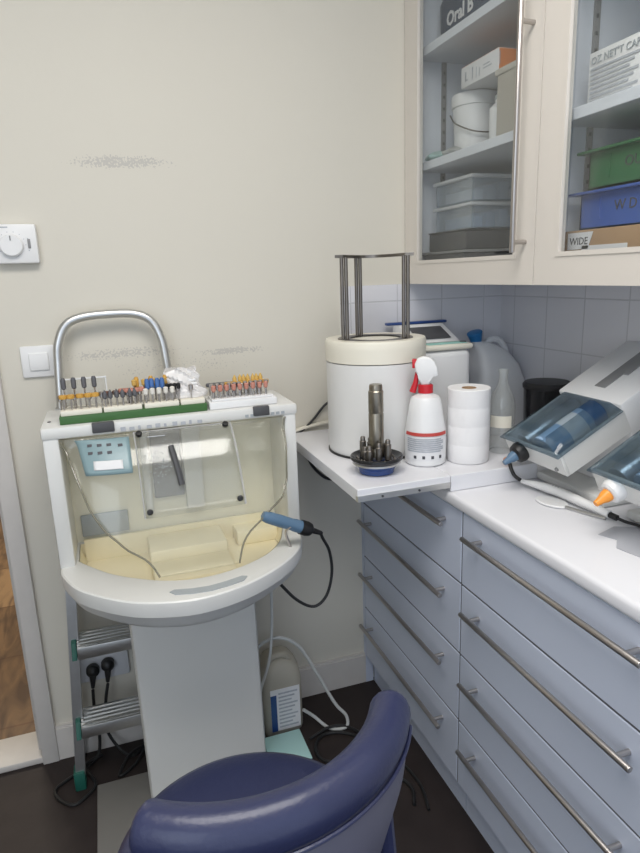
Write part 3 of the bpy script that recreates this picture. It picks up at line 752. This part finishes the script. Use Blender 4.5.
# ---------------------------------------------------------------- twin mixing machines
th = math.radians(27.5); ca, sa = math.cos(th), math.sin(th)
OX, OZ = .958, 1.036
def W(s, y, tt): return Vector((OX+s*ca-tt*sa, y, OZ+s*sa+tt*ca))
def mixer(y0, y1, lab, tubem, nozm, collar, tubes=True):
    ym = (y0+y1)/2
    t = thing('mixing_machine', lab, 'mixing machine', (1.2, ym, .952))
    b = B()   # open cradle: floor, front wall and two side walls
    b.prism([W(.004, y0+.003, .001), W(.20, y0+.003, -.003), W(.20, y0+.003, .010), W(.004, y0+.003, .010)], (0, y1-y0-.006, 0))
    b.prism([W(-.002, y0, 0.0), W(.006, y0, .0), W(.006, y0, .056), W(-.002, y0, .056)], (0, y1-y0, 0), .0015)
    for ya in (y0+.0005, y1-.0085): b.prism([W(.0062, ya, 0), W(.20, ya, -.004), W(.20, ya, .058), W(.0062, ya, .056)], (0, .008, 0))
    b.build('cradle', 'machine', t)
    b = B()   # upper housing and its column
    b.prism([W(.187, y0, .074), W(.43, y0, .078), W(.40, y0, -.02), W(.187, y0, -.02)], (0, y1-y0, 0), .006)
    b.box(1.13, 1.337, y0+.002, y1-.002, .974, 1.19, .004)
    hs = b.build('housing', 'white', t)
    b = B(); b.prism([W(.23, ym-.016, .0745), W(.30, ym-.016, .0755), W(.30, ym+.018, .0755), W(.23, ym+.018, .0745)], Vector((-sa, 0, ca))*.003, .001)
    b.prism([W(.29, ym-.03, .0750), W(.42, ym-.03, .0775), W(.42, ym+.018, .0775), W(.29, ym+.018, .075)], Vector((-sa, 0, ca))*.003, .001)
    b.build('top_panel', 'midgrey', hs)
    b = B(); b.box(1.045, 1.335, y0-.02, y1+.01, .952, .974, .006); b.build('base', 'machine', t)
    # smoked cover: a raised lid with bevelled sides
    b = B(); L = []
    for s_, k in ((-.010, 0), (0, .2), (.025, 1), (.186, 1)):
        h = .058+.016*k; L.append([W(s_, y0-.003, .057), W(s_, y0+.03, h), W(s_, y1-.03, h), W(s_, y1+.003, .057)])
    b.loops(L, False, False, closed=False)
    b_ = None
    cv = b.build('smoked_cover', 'smoke', t, ang=10); q = cv.modifiers.new('thickness', 'SOLIDIFY'); q.thickness = .003; q.offset = 0
    a = W(1, 0, 0)-W(0, 0, 0)
    tb = B().cyl(W(.015, ym-.022, .038), W(.145, ym-.022, .038), .036, n=28, b=.002).build('cartridge', tubem, t)
    B().cyl(W(.075, ym-.022, .038), W(.125, ym-.022, .038), .0364, n=28).build('cartridge_label', 'label', tb)
    B().cyl(W(.146, ym-.022, .038), W(.184, ym-.022, .038), .034, n=28, b=.002).build('piston', 'bluecap', t)
    B().cyl(W(.015, ym+.052, .036), W(.184, ym+.052, .036), .027, n=28, b=.002).build('silver_cartridge', 'foil', t)
    nb = B().lathe([(.018, -.022), (.023, -.018), (.026, -.006), (.024, .004)], W(-.004, y1-.062, .030), 24, a)
    nb.build('coupling', collar, t)
    nb = B().lathe([(.006, -.056), (.0068, -.052), (.009, -.040), (.0125, -.032), (.0135, -.022)], W(-.004, y1-.062, .030), 20, a)
    nb.build('nozzle', nozm, t)
    B().cyl(W(-.002, y0+.03, .012), W(-.006, y0+.03, .012), .005, n=12).build('latch_button', 'midgrey', t)
    return t
mixer(1.095, 1.305, 'white mixing machine with a smoked cover and a blue-tipped nozzle, beside the black container', 'bluetube', 'bluegrip', 'black')
mixer(.79, 1.0, 'white mixing machine at the right edge, with an orange nozzle', 'bluetube', 'orangenoz', 'white')

# curing light wand, paddle, grey patch
t = thing('curing_wand', 'white pen-shaped wand with a bent black neck and pink rubber tip, lying on the worktop', 'wand', (.99, 1.15, .952))
b = B().tube([(.970, 1.275, .968), (.985, 1.22, .970), (.997, 1.166, .969), (1.002, 1.10, .967), (1.008, 1.018, .964)], .0105, 14, taper=lambda f: .55+.55*min(1, f*3)-.25*max(0, f-.7)/.3); b.build('body', 'white', t)
B().tube([(.969, 1.280, .969), (.964, 1.298, .976), (.962, 1.310, .990), (.965, 1.322, 1.0015), (.967, 1.332, 1.005)], .0048, 10).build('neck', 'black', t)
B().sphere((.968, 1.337, 1.0065), .011, (1, 1, .9)).build('rubber_tip', 'bulb', t)
B().tube([(1.008, 1.018, .964), (1.012, 1.0, .962)], .007, 10, 0).build('cord_cuff', 'black', t)
B().tube([(1.012, 1.0, .962), (1.02, .985, .958), (1.030, .96, .957), (1.028, .92, .957), (1.030, .86, .957), (1.028, .78, .957)], .0036, 8).build('cord', 'black', t)
bars('printed_marks', [(0, .006, 0, .004), (.012, .016, 0, .004), (.02, .024, 0, .004), (.028, .032, 0, .004)], frame((.988, 1.20, .9805), (.2, -.98, 0), (.98, .2, 0)), 'greyslot', t)
t = thing('mixing_paddle', 'flat white oval paddle lying in front of the wand', 'paddle', (.968, 1.14, .952))
b = B(); L = []
for sc_, z in ((.9, .952), (1, .9535), (1, .956), (.93, .958)):
    L.append([(.962+.027*sc_*math.cos(a)*1.0+.040*sc_*math.sin(a)*(-.15), 1.150+.042*sc_*math.sin(a), z) for a in [2*PI*k/32 for k in range(32)]])
b.loops(L); b.build('blade', 'white', t)
B().tube([(.968, 1.110, .956), (.985, 1.06, .956), (1.0, 1.02, .956)], .004, 8).build('handle', 'alu', t)
b = B(); b.prism([(.93, .965, .9515), (.99, .985, .9515), (1.04, .955, .9515), (1.06, .90, .9515), (1.02, .80, .9515), (.93, .82, .9515), (.915, .90, .9515), (.945, .93, .9515)], (0, 0, .001))  # flat grey outline laid just above the worktop
tag(b.build('grey_patch', 'flat_patch', base=(.98, .9, .9515)), 'thin flat grey patch on the worktop by the orange nozzle', 'flat_patch')

# cables behind the board
tag(B().tube([(.700, 1.908, 1.10), (.665, 1.918, 1.075), (.625, 1.922, 1.03), (.585, 1.921, .998), (.545, 1.921, .975)], .004, 8).build('wall_cable', 'black'), 'black cable running down the wall to the left end of the pull-out board', 'cable')
tag(B().tube([(.60, 1.90, .95), (.60, 1.895, .90), (.63, 1.89, .855), (.67, 1.89, .828), (.75, 1.89, .825)], .005, 8).build('hanging_cable', 'black'), 'black cable sagging beneath the pull-out board beside the drawers', 'cable')
tag(B().tube([(.535, 1.922, .99), (.56, 1.922, 1.0), (.62, 1.922, 1.012), (.70, 1.922, 1.02)], .006, 8).build('cream_cable', 'creamlid'), 'cream cable along the wall at the back of the pull-out board', 'cable')

# ---------------------------------------------------------------- wall cabinets
XC = .967
t = thing('wall_cabinet', 'cream wall cabinet with two glazed doors above the worktop', 'wall cabinet', (1.16, 1.3, 1.457))
b = B()
X0 = XC+.022
b.box(X0, XR-.002, .62, 1.925, 1.458, 1.485); b.box(X0, XR-.002, .62, 1.925, 2.42, 2.445)
b.box(X0, XR-.002, 1.907, 1.926, 1.485, 2.42); b.box(X0, XR-.002, .62, .638, 1.485, 2.42); b.box(X0, XR-.002, 1.252, 1.270, 1.485, 2.42)
b.box(XR-.012, XR-.002, .638, 1.907, 1.485, 2.42)
b.build('carcass', 'inside', t)
for y0, y1 in ((1.271, 1.906), (.639, 1.251)):
    for z in (1.80, 2.122):
        B().box(1.0, XR-.013, y0, y1, z, z+.024, .001, seg=1).build('shelf', 'inside', t)
for ys, sg in ((1.907, -1), (1.252, -1), (1.270, 1)):
    b = B(); b.box(1.084, 1.100, min(ys, ys+sg*.004), max(ys, ys+sg*.004), 1.5, 2.41)
    rl = b.build('shelf_rail', 'midgrey', t)
    b = B()
    for k in range(26): b.box(1.089, 1.095, min(ys+sg*.0038, ys+sg*.0048), max(ys+sg*.0038, ys+sg*.0048), 1.51+k*.034, 1.518+k*.034)
    tag(b.build('rail_slot', 'darkgrey', rl))
def cab_door(y0, y1, gy0, gy1, handle):
    d = B()
    z0, z1, gz0, gz1 = 1.457, 2.445, 1.523, 2.38
    for q in ((y0, gy0, z0, z1), (gy1, y1, z0, z1), (gy0, gy1, z0, gz0), (gy0, gy1, gz1, z1)): d.box(XC, XC+.02, q[0], q[1], q[2], q[3])
    # bead around the pane
    for q in ((gy0-.004, gy0+.006, gz0-.004, gz1+.004), (gy1-.006, gy1+.004, gz0-.004, gz1+.004), (gy0+.0062, gy1-.0062, gz0-.004, gz0+.006), (gy0+.0062, gy1-.0062, gz1-.006, gz1+.004)): d.box(XC-.0021, XC+.006, q[0], q[1], q[2], q[3])
    o = d.build('door', 'cream', t)
    B().box(XC+.009, XC+.013, gy0, gy1, gz0, gz1).build('pane', 'glass', o)
    if handle is not None:
        b = B(); b.cyl((.930, handle, 1.532), (.930, handle, 2.12), .006, n=16, b=.0015)
        for z in (1.556, 2.018): b.cyl((.930, handle, z), (XC, handle, z), .005, n=12); 
        b.build('handle', 'steel', o)
cab_door(1.2655, 1.926, 1.338, 1.846, None)
cab_door(.62, 1.2625, .70, 1.186, None)
o = [c for c in t.children if c.name.startswith('door')][0]
b = B(); b.cyl((.930, 1.298, 1.532), (.930, 1.298, 2.12), .0062, n=16, b=.0015)
for z in (1.556, 2.018): b.cyl((.930, 1.298, z), (XC, 1.298, z), .0052, n=12)
b.build('handle', 'steel', o)

# contents, left bay
def crate(x0, x1, y0, y1, z0, z1, th_=.003, b=None):
    b = b or B(); b.box(x0, x1, y0, y1, z0, z0+th_); b.box(x0, x0+th_, y0, y1, z0, z1); b.box(x1-th_, x1, y0, y1, z0, z1); b.box(x0, x1, y0, y0+th_, z0, z1); b.box(x0, x1, y1-th_, y1, z0, z1); return b
ZF = 1.486
t = thing('black_box', 'flat black box at the very bottom of the left cabinet bay', 'box', (1.17, 1.66, ZF))
B().box(1.02, 1.30, 1.655, 1.895, ZF, ZF+.060, .004).build('case', 'darkgrey', t); B().box(1.015, 1.305, 1.65, 1.90, ZF+.060, ZF+.068, .002).build('lid', 'midgrey', t)
t = thing('black_box', 'black box lying on the lowest black box, beneath the clear tubs', 'box', (1.17, 1.64, ZF+.069))
B().box(1.03, 1.30, 1.66, 1.88, ZF+.069, ZF+.122, .004).build('case', 'darkgrey', t); B().box(1.028, 1.302, 1.658, 1.882, ZF+.122, ZF+.127, .002).build('lid', 'darkgrey', t)
for k, (za, lab) in enumerate(((ZF+.128, 'clear plastic tub on the black boxes, lower of the two'), (ZF+.204, 'clear plastic tub topmost in the lower left cabinet bay'))):
    t = thing('clear_tub', lab, 'tub', (1.17, 1.64, za))
    crate(1.045, 1.29, 1.655, 1.86, za, za+.062).build('tub', 'clearbox', t)
    b = B(); b.box(1.035, 1.30, 1.645, 1.87, za+.062, za+.072, .003); b.build('lid', 'milky', t)
    b = B()
    for q in range(5): b.box(1.065+q*.043, 1.095+q*.043, 1.675, 1.84, za+.004, za+.035+.010*(q % 3), .002)
    tag(b.build('contents', 'bluetube' if k == 0 else 'label', t), 'packed instruments inside the tub')
ZS = 1.8245
t = thing('white_bucket', 'white plastic bucket with a wire handle on the middle cabinet shelf', 'bucket', (1.125, 1.775, ZS))
b = B().lathe([(.056, 0), (.059, .003), (.066, .138), (.070, .140), (.071, .168), (.069, .173), (.06, .175)], (1.125, 1.775, ZS), 36); b.build('pail', 'white', t)
cd = Vector((1.125, 1.775, 0)).normalized(); crt = Vector((cd.y, -cd.x, 0))
base = Vector((1.125, 1.775, ZS))
B().tube([base-crt*.074+Vector((0, 0, .125)), base-crt*.055-cd*.052+Vector((0, 0, .090)), base-cd*.078+Vector((0, 0, .062)), base+crt*.055-cd*.052+Vector((0, 0, .066)), base+crt*.074+Vector((0, 0, .125))], .0022, 8).build('wire_handle', 'darksteel', t)
t = thing('orange_carton', 'flat white and orange carton lying on top of the white bucket', 'carton', (1.12, 1.64, ZS+.176))
B().box(1.05, 1.20, 1.553, 1.735, ZS+.176, ZS+.230, .002).build('box', 'label', t)
B().box(1.052, 1.198, 1.5515, 1.553, ZS+.178, ZS+.228).build('orange_end', 'orange', t)
B().box(1.052, 1.198, 1.555, 1.733, ZS+.230, ZS+.2308).build('orange_top', 'orange', t)
bars('printed_marks', [(.02, .026, .012, .036), (.02, .034, .012, .016), (.055, .060, .008, .04), (.075, .078, .008, .035), (.09, .094, .008, .03), (.11, .15, .02, .023), (.11, .14, .028, .031), (.185, .188, .01, .042)], frame((1.0498, 1.733, ZS+.178), (0, -1, 0), (0, 0, 1)), 'greyink', t)
t = thing('beige_canister', 'tall beige rectangular canister right of the white bucket', 'canister', (1.08, 1.43, ZS))
B().box(1.03, 1.14, 1.345, 1.530, ZS, ZS+.158, .008, seg=3).build('body', mat('beige plastic', (.45, .42, .37), .5), t)
B().box(1.026, 1.144, 1.341, 1.534, ZS+.152, ZS+.168, .004).build('lid', mat('beige lid', (.55, .52, .47), .5), t)
t = thing('white_bottle', 'small white bottle squeezed between the bucket and the beige canister', 'bottle', (1.085, 1.590, ZS))
B().lathe([(.026, 0), (.028, .003), (.028, .095), (.014, .108), (.013, .116)], (1.085, 1.590, ZS), 24).build('bottle', 'white', t); B().lathe([(.015, .116), (.015, .126), (.012, .128)], (1.085, 1.590, ZS), 20).build('cap', 'greyslot', t)
def baglet(x, y, z, r, lab, m, seed):
    random.seed(seed); b = B(); L = []
    for i in range(8):
        f = i/7; rad = r*math.sin(PI*(.18+.78*f)) 
        L.append([(x+rad*1.0*math.cos(a)*(1+.12*math.sin(a*5+seed+f*6)), y+rad*1.3*math.sin(a)*(1+.12*math.sin(a*4+seed)), z+r*.75*f+.003*math.sin(a*6+f*9)*f) for a in [2*PI*k/20 for k in range(20)]])
    b.loops(L); return tag(b.build('sachet', m, base=(x, y, z), ang=20), lab, 'sachet')
baglet(1.035, 1.84, ZS, .036, 'crumpled greenish sachet at the left end of the middle cabinet shelf', mat('green sachet', (.35, .50, .48), .3), 1)
baglet(1.035, 1.745, ZS, .030, 'crumpled grey sachet at the foot of the white bucket', mat('grey sachet', (.42, .43, .42), .3), 4)
t = thing('dark_pouch', 'dark blue grey pouch with white lettering on the top cabinet shelf', 'pouch', (1.10, 1.75, 2.1465))
b = B(); b.loops([rr(1.12, 1.755, .055, .125, 2.1465, .04), rr(1.12, 1.755, .066, .14, 2.17, .045), rr(1.12, 1.755, .066, .145, 2.26, .045), rr(1.12, 1.755, .04, .12, 2.33, .035)]); b.build('pouch', 'oralbag', t, ang=50)
text('brand_lettering', 'Oral B', .052, frame((1.0525, 1.825, 2.190), (0, -1, 0), (0, 0, 1)), 'label', t, bold=.0014)
text('small_lettering', 'professional', .022, frame((1.0525, 1.845, 2.150), (0, -1, 0), (0, 0, 1)), 'greyslot', t) if False else bars('small_print', [(0, .03, 0, .005), (.036, .07, 0, .005)], frame((1.0525, 1.84, 2.16), (0, -1, 0), (0, 0, 1)), 'greyink', t)
# contents, right bay
t = thing('cardboard_box', 'cardboard box with a handwritten paper tag, bottom of the right cabinet bay', 'box', (1.17, 1.0, ZF))
B().box(1.03, 1.31, .72, 1.238, ZF, ZF+.088, .002).build('carton', 'card', t)
fr = frame((1.0292, 1.226, ZF+.047), (0, -1, 0), (0, 0, 1))
b = B(); b.prism([fr @ Vector(p) for p in ((0, 0, 0), (.064, 0, 0), (.078, .036, 0), (.0, .036, 0))], (-.0008, 0, 0)); b.build('paper_tag', 'label', t)
B().box(1.0284, 1.0295, 1.05, 1.18, ZF+.030, ZF+.054).build('white_tape', 'label', t)
text('handwritten_word', 'WIDE', .0225, frame((1.0283, 1.219, ZF+.057), (0, -1, 0), (0, 0, 1)), 'darkink', t)
for (zz, lab, m, ya, wd) in ((ZF+.0885, 'blue plastic bin on the cardboard box', 'bluebin', 1.210, 'W D'), (ZF+.172, 'green plastic bin stacked on the blue bin', 'greenbin', 1.190, 'OU')):
    t = thing('storage_bin', lab + ' in the right cabinet bay', 'bin', (1.17, 1.0, zz))
    b = crate(1.045, 1.29, .75, ya, zz, zz+.076, .004)
    b.box(1.03, 1.305, .735, ya+.025, zz+.074, zz+.080, .001); 
    b.box(1.0425, 1.0455, ya-.062, ya-.058, zz+.02, zz+.066)
    b.build('bin', m, t)
    text('marker_letters', wd, .030, frame((1.0446, ya-.10, zz+.034), (0, -1, 0), (0, 0, 1)), 'darkgrey', t)
t = thing('white_carton', 'white printed carton on the shelf of the right cabinet bay', 'carton', (1.12, 1.1, ZS))
B().box(1.04, 1.16, .92, 1.205, ZS, ZS+.108, .002).build('box', 'white', t)
text('title_lettering', 'OZ NET\'T CAPSULES', .020, frame((1.0385, 1.197, ZS+.084), (0, -1, 0), (0, 0, 1)), 'greyslot', t)
bars('small_print', [(0, .13-.012*(k % 3), .0-k*.009, .0045-k*.009) for k in range(8)], frame((1.039, 1.197, ZS+.072), (0, -1, 0), (0, 0, 1)), 'greyink', t)

# ---------------------------------------------------------------- floor things
t = thing('plastic_canister', 'cloudy plastic canister with a printed label on the floor beside the pedestal', 'canister', (.43, 1.80, 0))
b = B(); cx, cy = .435, 1.825
b.loops([rr(cx, cy, .066, .06, .0, .025), rr(cx, cy, .070, .064, .01, .03), rr(cx, cy, .070, .064, .19, .03), rr(cx, cy, .062, .058, .235, .03), rr(cx, cy, .045, .045, .262, .03), rr(cx, cy, .028, .028, .270, .02), rr(cx, cy, .02, .02, .275, .015)]); b.build('body', 'jugplastic', t, ang=50)
B().tube([(cx-.045, cy-.03, .238), (cx-.03, cy-.035, .275), (cx+.01, cy-.035, .282), (cx+.035, cy-.03, .255)], .011, 10).build('handle', 'jugplastic', t)
lb = B().box(cx-.045, cx+.055, cy-.0652, cy-.0642, .018, .175).build('label', 'label', t)
B().box(cx-.045, cx-.025, cy-.0658, cy-.0652, .018, .155).build('label_stripe', 'blue', lb)
bars('label_print', [(0, .065-.01*(k % 3), -k*.014, .006-k*.014) for k in range(10)], frame((cx-.018, cy-.0652, .155), (1, 0, 0), (0, 0, 1)), 'greyink', lb)
b = B(); b.box(.352, .475, 1.60, 1.735, .0, .020, .006)
t = thing('turquoise_tray', 'pale turquoise flat box on the floor in front of the canister', 'box', (.41, 1.67, 0)); b.build('box', 'turq', t); B().box(.350, .477, 1.598, 1.737, .020, .026, .002).build('lid', 'turq', t)
tag(B().tube([(.405, 1.70, .70), (.40, 1.70, .60), (.395, 1.70, .45), (.380, 1.70, .33), (.352, 1.72, .22), (.345, 1.74, .13)], .0045, 8).build('drain_hose', 'hose'), 'thin pale hose dropping from the tray down beside the pedestal', 'hose')
tag(B().tube([(.345, 1.74, .345), (.375, 1.735, .376), (.43, 1.735, .378), (.49, 1.735, .33), (.545, 1.73, .22), (.60, 1.72, .10), (.635, 1.71, .05), (.63, 1.70, .014), (.58, 1.72, .008), (.535, 1.76, .04), (.50, 1.76, .075)], .0055, 8).build('looped_hose', 'hose'), 'pale hose arching over the canister and looping onto the floor', 'hose')
tag(B().tube([(.72, 1.46, .006), (.70, 1.56, .006), (.655, 1.65, .006), (.60, 1.695, .006), (.545, 1.70, .006), (.51, 1.665, .006), (.505, 1.61, .006), (.54, 1.575, .006), (.60, 1.56, .006), (.66, 1.50, .006), (.72, 1.41, .006), (.70, 1.34, .006)], .0055, 8).build('floor_cable', 'black'), 'black cable looped on the floor between the stool and the drawers', 'cable')
tag(B().tube([(.50, 1.70, .006), (.57, 1.715, .017), (.63, 1.70, .017), (.68, 1.62, .017), (.735, 1.50, .006), (.75, 1.40, .006), (.73, 1.31, .006)], .0045, 8).build('floor_cable', 'black'), 'thinner black cable crossing the looped one, nearest the drawer plinth', 'cable')

# ---------------------------------------------------------------- stool
sc_ = (.152, .930); SZ = .49
t = thing('stool', 'dark blue round leatherette stool with a curved padded backrest', 'stool', (*sc_, 0))
b = B().lathe([(.10, -.075), (.227, -.07), (.244, -.055), (.250, -.03), (.245, -.010), (.229, -.001), (.19, .004), (.1, .006), (.01, .006)], (*sc_, SZ), 72); b.build('seat', 'navy', t, ang=60)
b = B().lathe([(.244, -.055), (.252, -.058), (.252, -.066), (.244, -.069)], (*sc_, SZ), 64, cap=False); b.build('seat_piping', 'navy', t)
def arc(r, z, a0_, a1_, n=40, c=(.140, .938)): return [Vector((c[0]+r*math.cos(a0_+(a1_-a0_)*k/n), c[1]+r*math.sin(a0_+(a1_-a0_)*k/n), z)) for k in range(n+1)]
AA, AB = math.radians(-29), math.radians(-125)
# pad: an oval roll following the arc
b = B(); L = []; n = 48
for k in range(-3, n+4):
    kk = min(max(k, 0), n); a = AA+(AB-AA)*kk/n; e = 1.0
    if k < 0: a = AA+(.012*(-k))*1.6; e = math.sqrt(max(.04, 1-((-k)/3.2)**2))
    if k > n: a = AB-(.012*(k-n))*1.6; e = math.sqrt(max(.04, 1-((k-n)/3.2)**2))
    c = Vector((.140+.270*math.cos(a), .938+.270*math.sin(a), .80)); rd = Vector((math.cos(a), math.sin(a), 0))
    L.append([c+rd*(.034*e*math.cos(q))+Vector((0, 0, .040*e*math.sin(q))) for q in [2*PI*m/20 for m in range(20)]])
b.loops(L); pad = b.build('backrest_pad', 'navy', t, ang=70)
b = B(); L = []
for k in range(n+1):
    a = AA+(AB-AA)*k/n; rd = Vector((math.cos(a), math.sin(a), 0)); c0 = Vector((.140, .938, 0))
    f = abs(k/n-.5)*2; zb = .60+.12*f**3
    L.append([c0+rd*.289+Vector((0, 0, .79)), c0+rd*.301+Vector((0, 0, .775)), c0+rd*.297+Vector((0, 0, (.775+zb)/2)), c0+rd*.279+Vector((0, 0, zb)), c0+rd*.266+Vector((0, 0, zb)), c0+rd*.272+Vector((0, 0, .77))])
b.loops(L); sh = b.build('backrest_shell', 'shell', t, ang=50)
b = B(); b.tube(arc(.303, .776, AA, AB), .0035, 8, 0); b.build('piping', 'navy', sh)
for a in (math.radians(-45), math.radians(-110)):
    rd = Vector((math.cos(a), math.sin(a), 0)); c0 = Vector((.140, .938, 0))
    B().tube([c0+rd*.275+Vector((0, 0, .68)), c0+rd*.281+Vector((0, 0, .55)), c0+rd*.255+Vector((0, 0, .43)), c0+rd*.13+Vector((0, 0, .408))], .014, 10).build('bracket', 'navy', t)
B().lathe([(.11, .402), (.12, .412), (.12, .42)], (*sc_, 0), 32).build('seat_plate', 'darkgrey', t)
B().lathe([(.028, .10), (.028, .30), (.020, .302), (.020, .41)], (*sc_, 0), 24).build('gas_column', 'steel', t)
for k in range(5):
    a = 2*PI*k/5+.3; rd = Vector((math.cos(a), math.sin(a), 0)); c0 = Vector((*sc_, 0))
    leg = B().tube([c0+Vector((0, 0, .12)), c0+rd*.14+Vector((0, 0, .105)), c0+rd*.27+Vector((0, 0, .075))], .017, 10, taper=lambda f: 1.2-.4*f).build('leg', 'alu', t)
    w = B(); pp = c0+rd*.27; tn = Vector((-rd.y, rd.x, 0)); w.cyl(pp+tn*.018+Vector((0, 0, .030)), pp-tn*.018+Vector((0, 0, .030)), .0295, n=20, b=.003); w.cyl(pp+Vector((0, 0, .03)), pp+Vector((0, 0, .075)), .008, n=10)
    w.build('caster', 'black', leg)

# ---------------------------------------------------------------- lights
def area(name, loc, size, sy, energy, col, look):
    l = bpy.data.lights.new(name, 'AREA'); l.shape = 'RECTANGLE'; l.size = size*S; l.size_y = sy*S; l.energy = energy; l.color = col
    o = bpy.data.objects.new(name, l); COL.objects.link(o); o.location = loc
    o.rotation_euler = (Vector(look)-Vector(loc)).to_track_quat('-Z', 'Y').to_euler(); return o
area('ceiling_panel_light', (.1, .45, 2.70), 1.4, .8, 22.5, (1, .965, .92), (.1, .5, 0))
area('window_daylight', (-1.6, -.9, 1.7), 1.6, 1.5, 10, (.82, .91, 1.0), (.8, 1.4, .9))
area('hallway_light', (-.8, 3.9, 2.6), .6, .6, 18, (1, .90, .76), (-.8, 3.3, 0))
w = bpy.data.worlds.new('World'); C.world = w; w.use_nodes = True
w.node_tree.nodes['Background'].inputs[0].default_value = (.78, .87, 1, 1); w.node_tree.nodes['Background'].inputs[1].default_value = .86

# ---------------------------------------------------------------- camera
cam = bpy.data.cameras.new('Camera'); co = bpy.data.objects.new('Camera', cam); COL.objects.link(co); C.camera = co
yaw, pit, rol, f = 3.25866922e-01, 2.39161112e-01, -3.48848078e-02, 627.007
fw = Vector((math.sin(yaw)*math.cos(pit), math.cos(yaw)*math.cos(pit), -math.sin(pit))); r0 = Vector((math.cos(yaw), -math.sin(yaw), 0)); u0 = r0.cross(fw)
r2 = r0*math.cos(rol)+u0*math.sin(rol); u2 = -r0*math.sin(rol)+u0*math.cos(rol)
mw = Matrix((r2, u2, -fw)).transposed().to_4x4(); mw.translation = Vector((0, 0, 1.5))
co.matrix_world = mw
cam.sensor_fit = 'VERTICAL'; cam.sensor_height = 24; cam.lens = 24*f/853; cam.clip_start = .02

# ---------------------------------------------------------------- working units -> metres
done = set()
for o in list(bpy.data.objects):
    o.location = o.location*S
    if o.type == 'MESH' and o.data.name not in done:
        done.add(o.data.name); o.data.transform(Matrix.Scale(S, 4))
bpy.context.view_layer.update()
C.view_settings.view_transform = 'Standard'; C.view_settings.look = 'None'; C.view_settings.gamma = 1
C.view_settings.exposure = 0.30
C.cycles.max_bounces = 8; C.cycles.transparent_max_bounces = 16
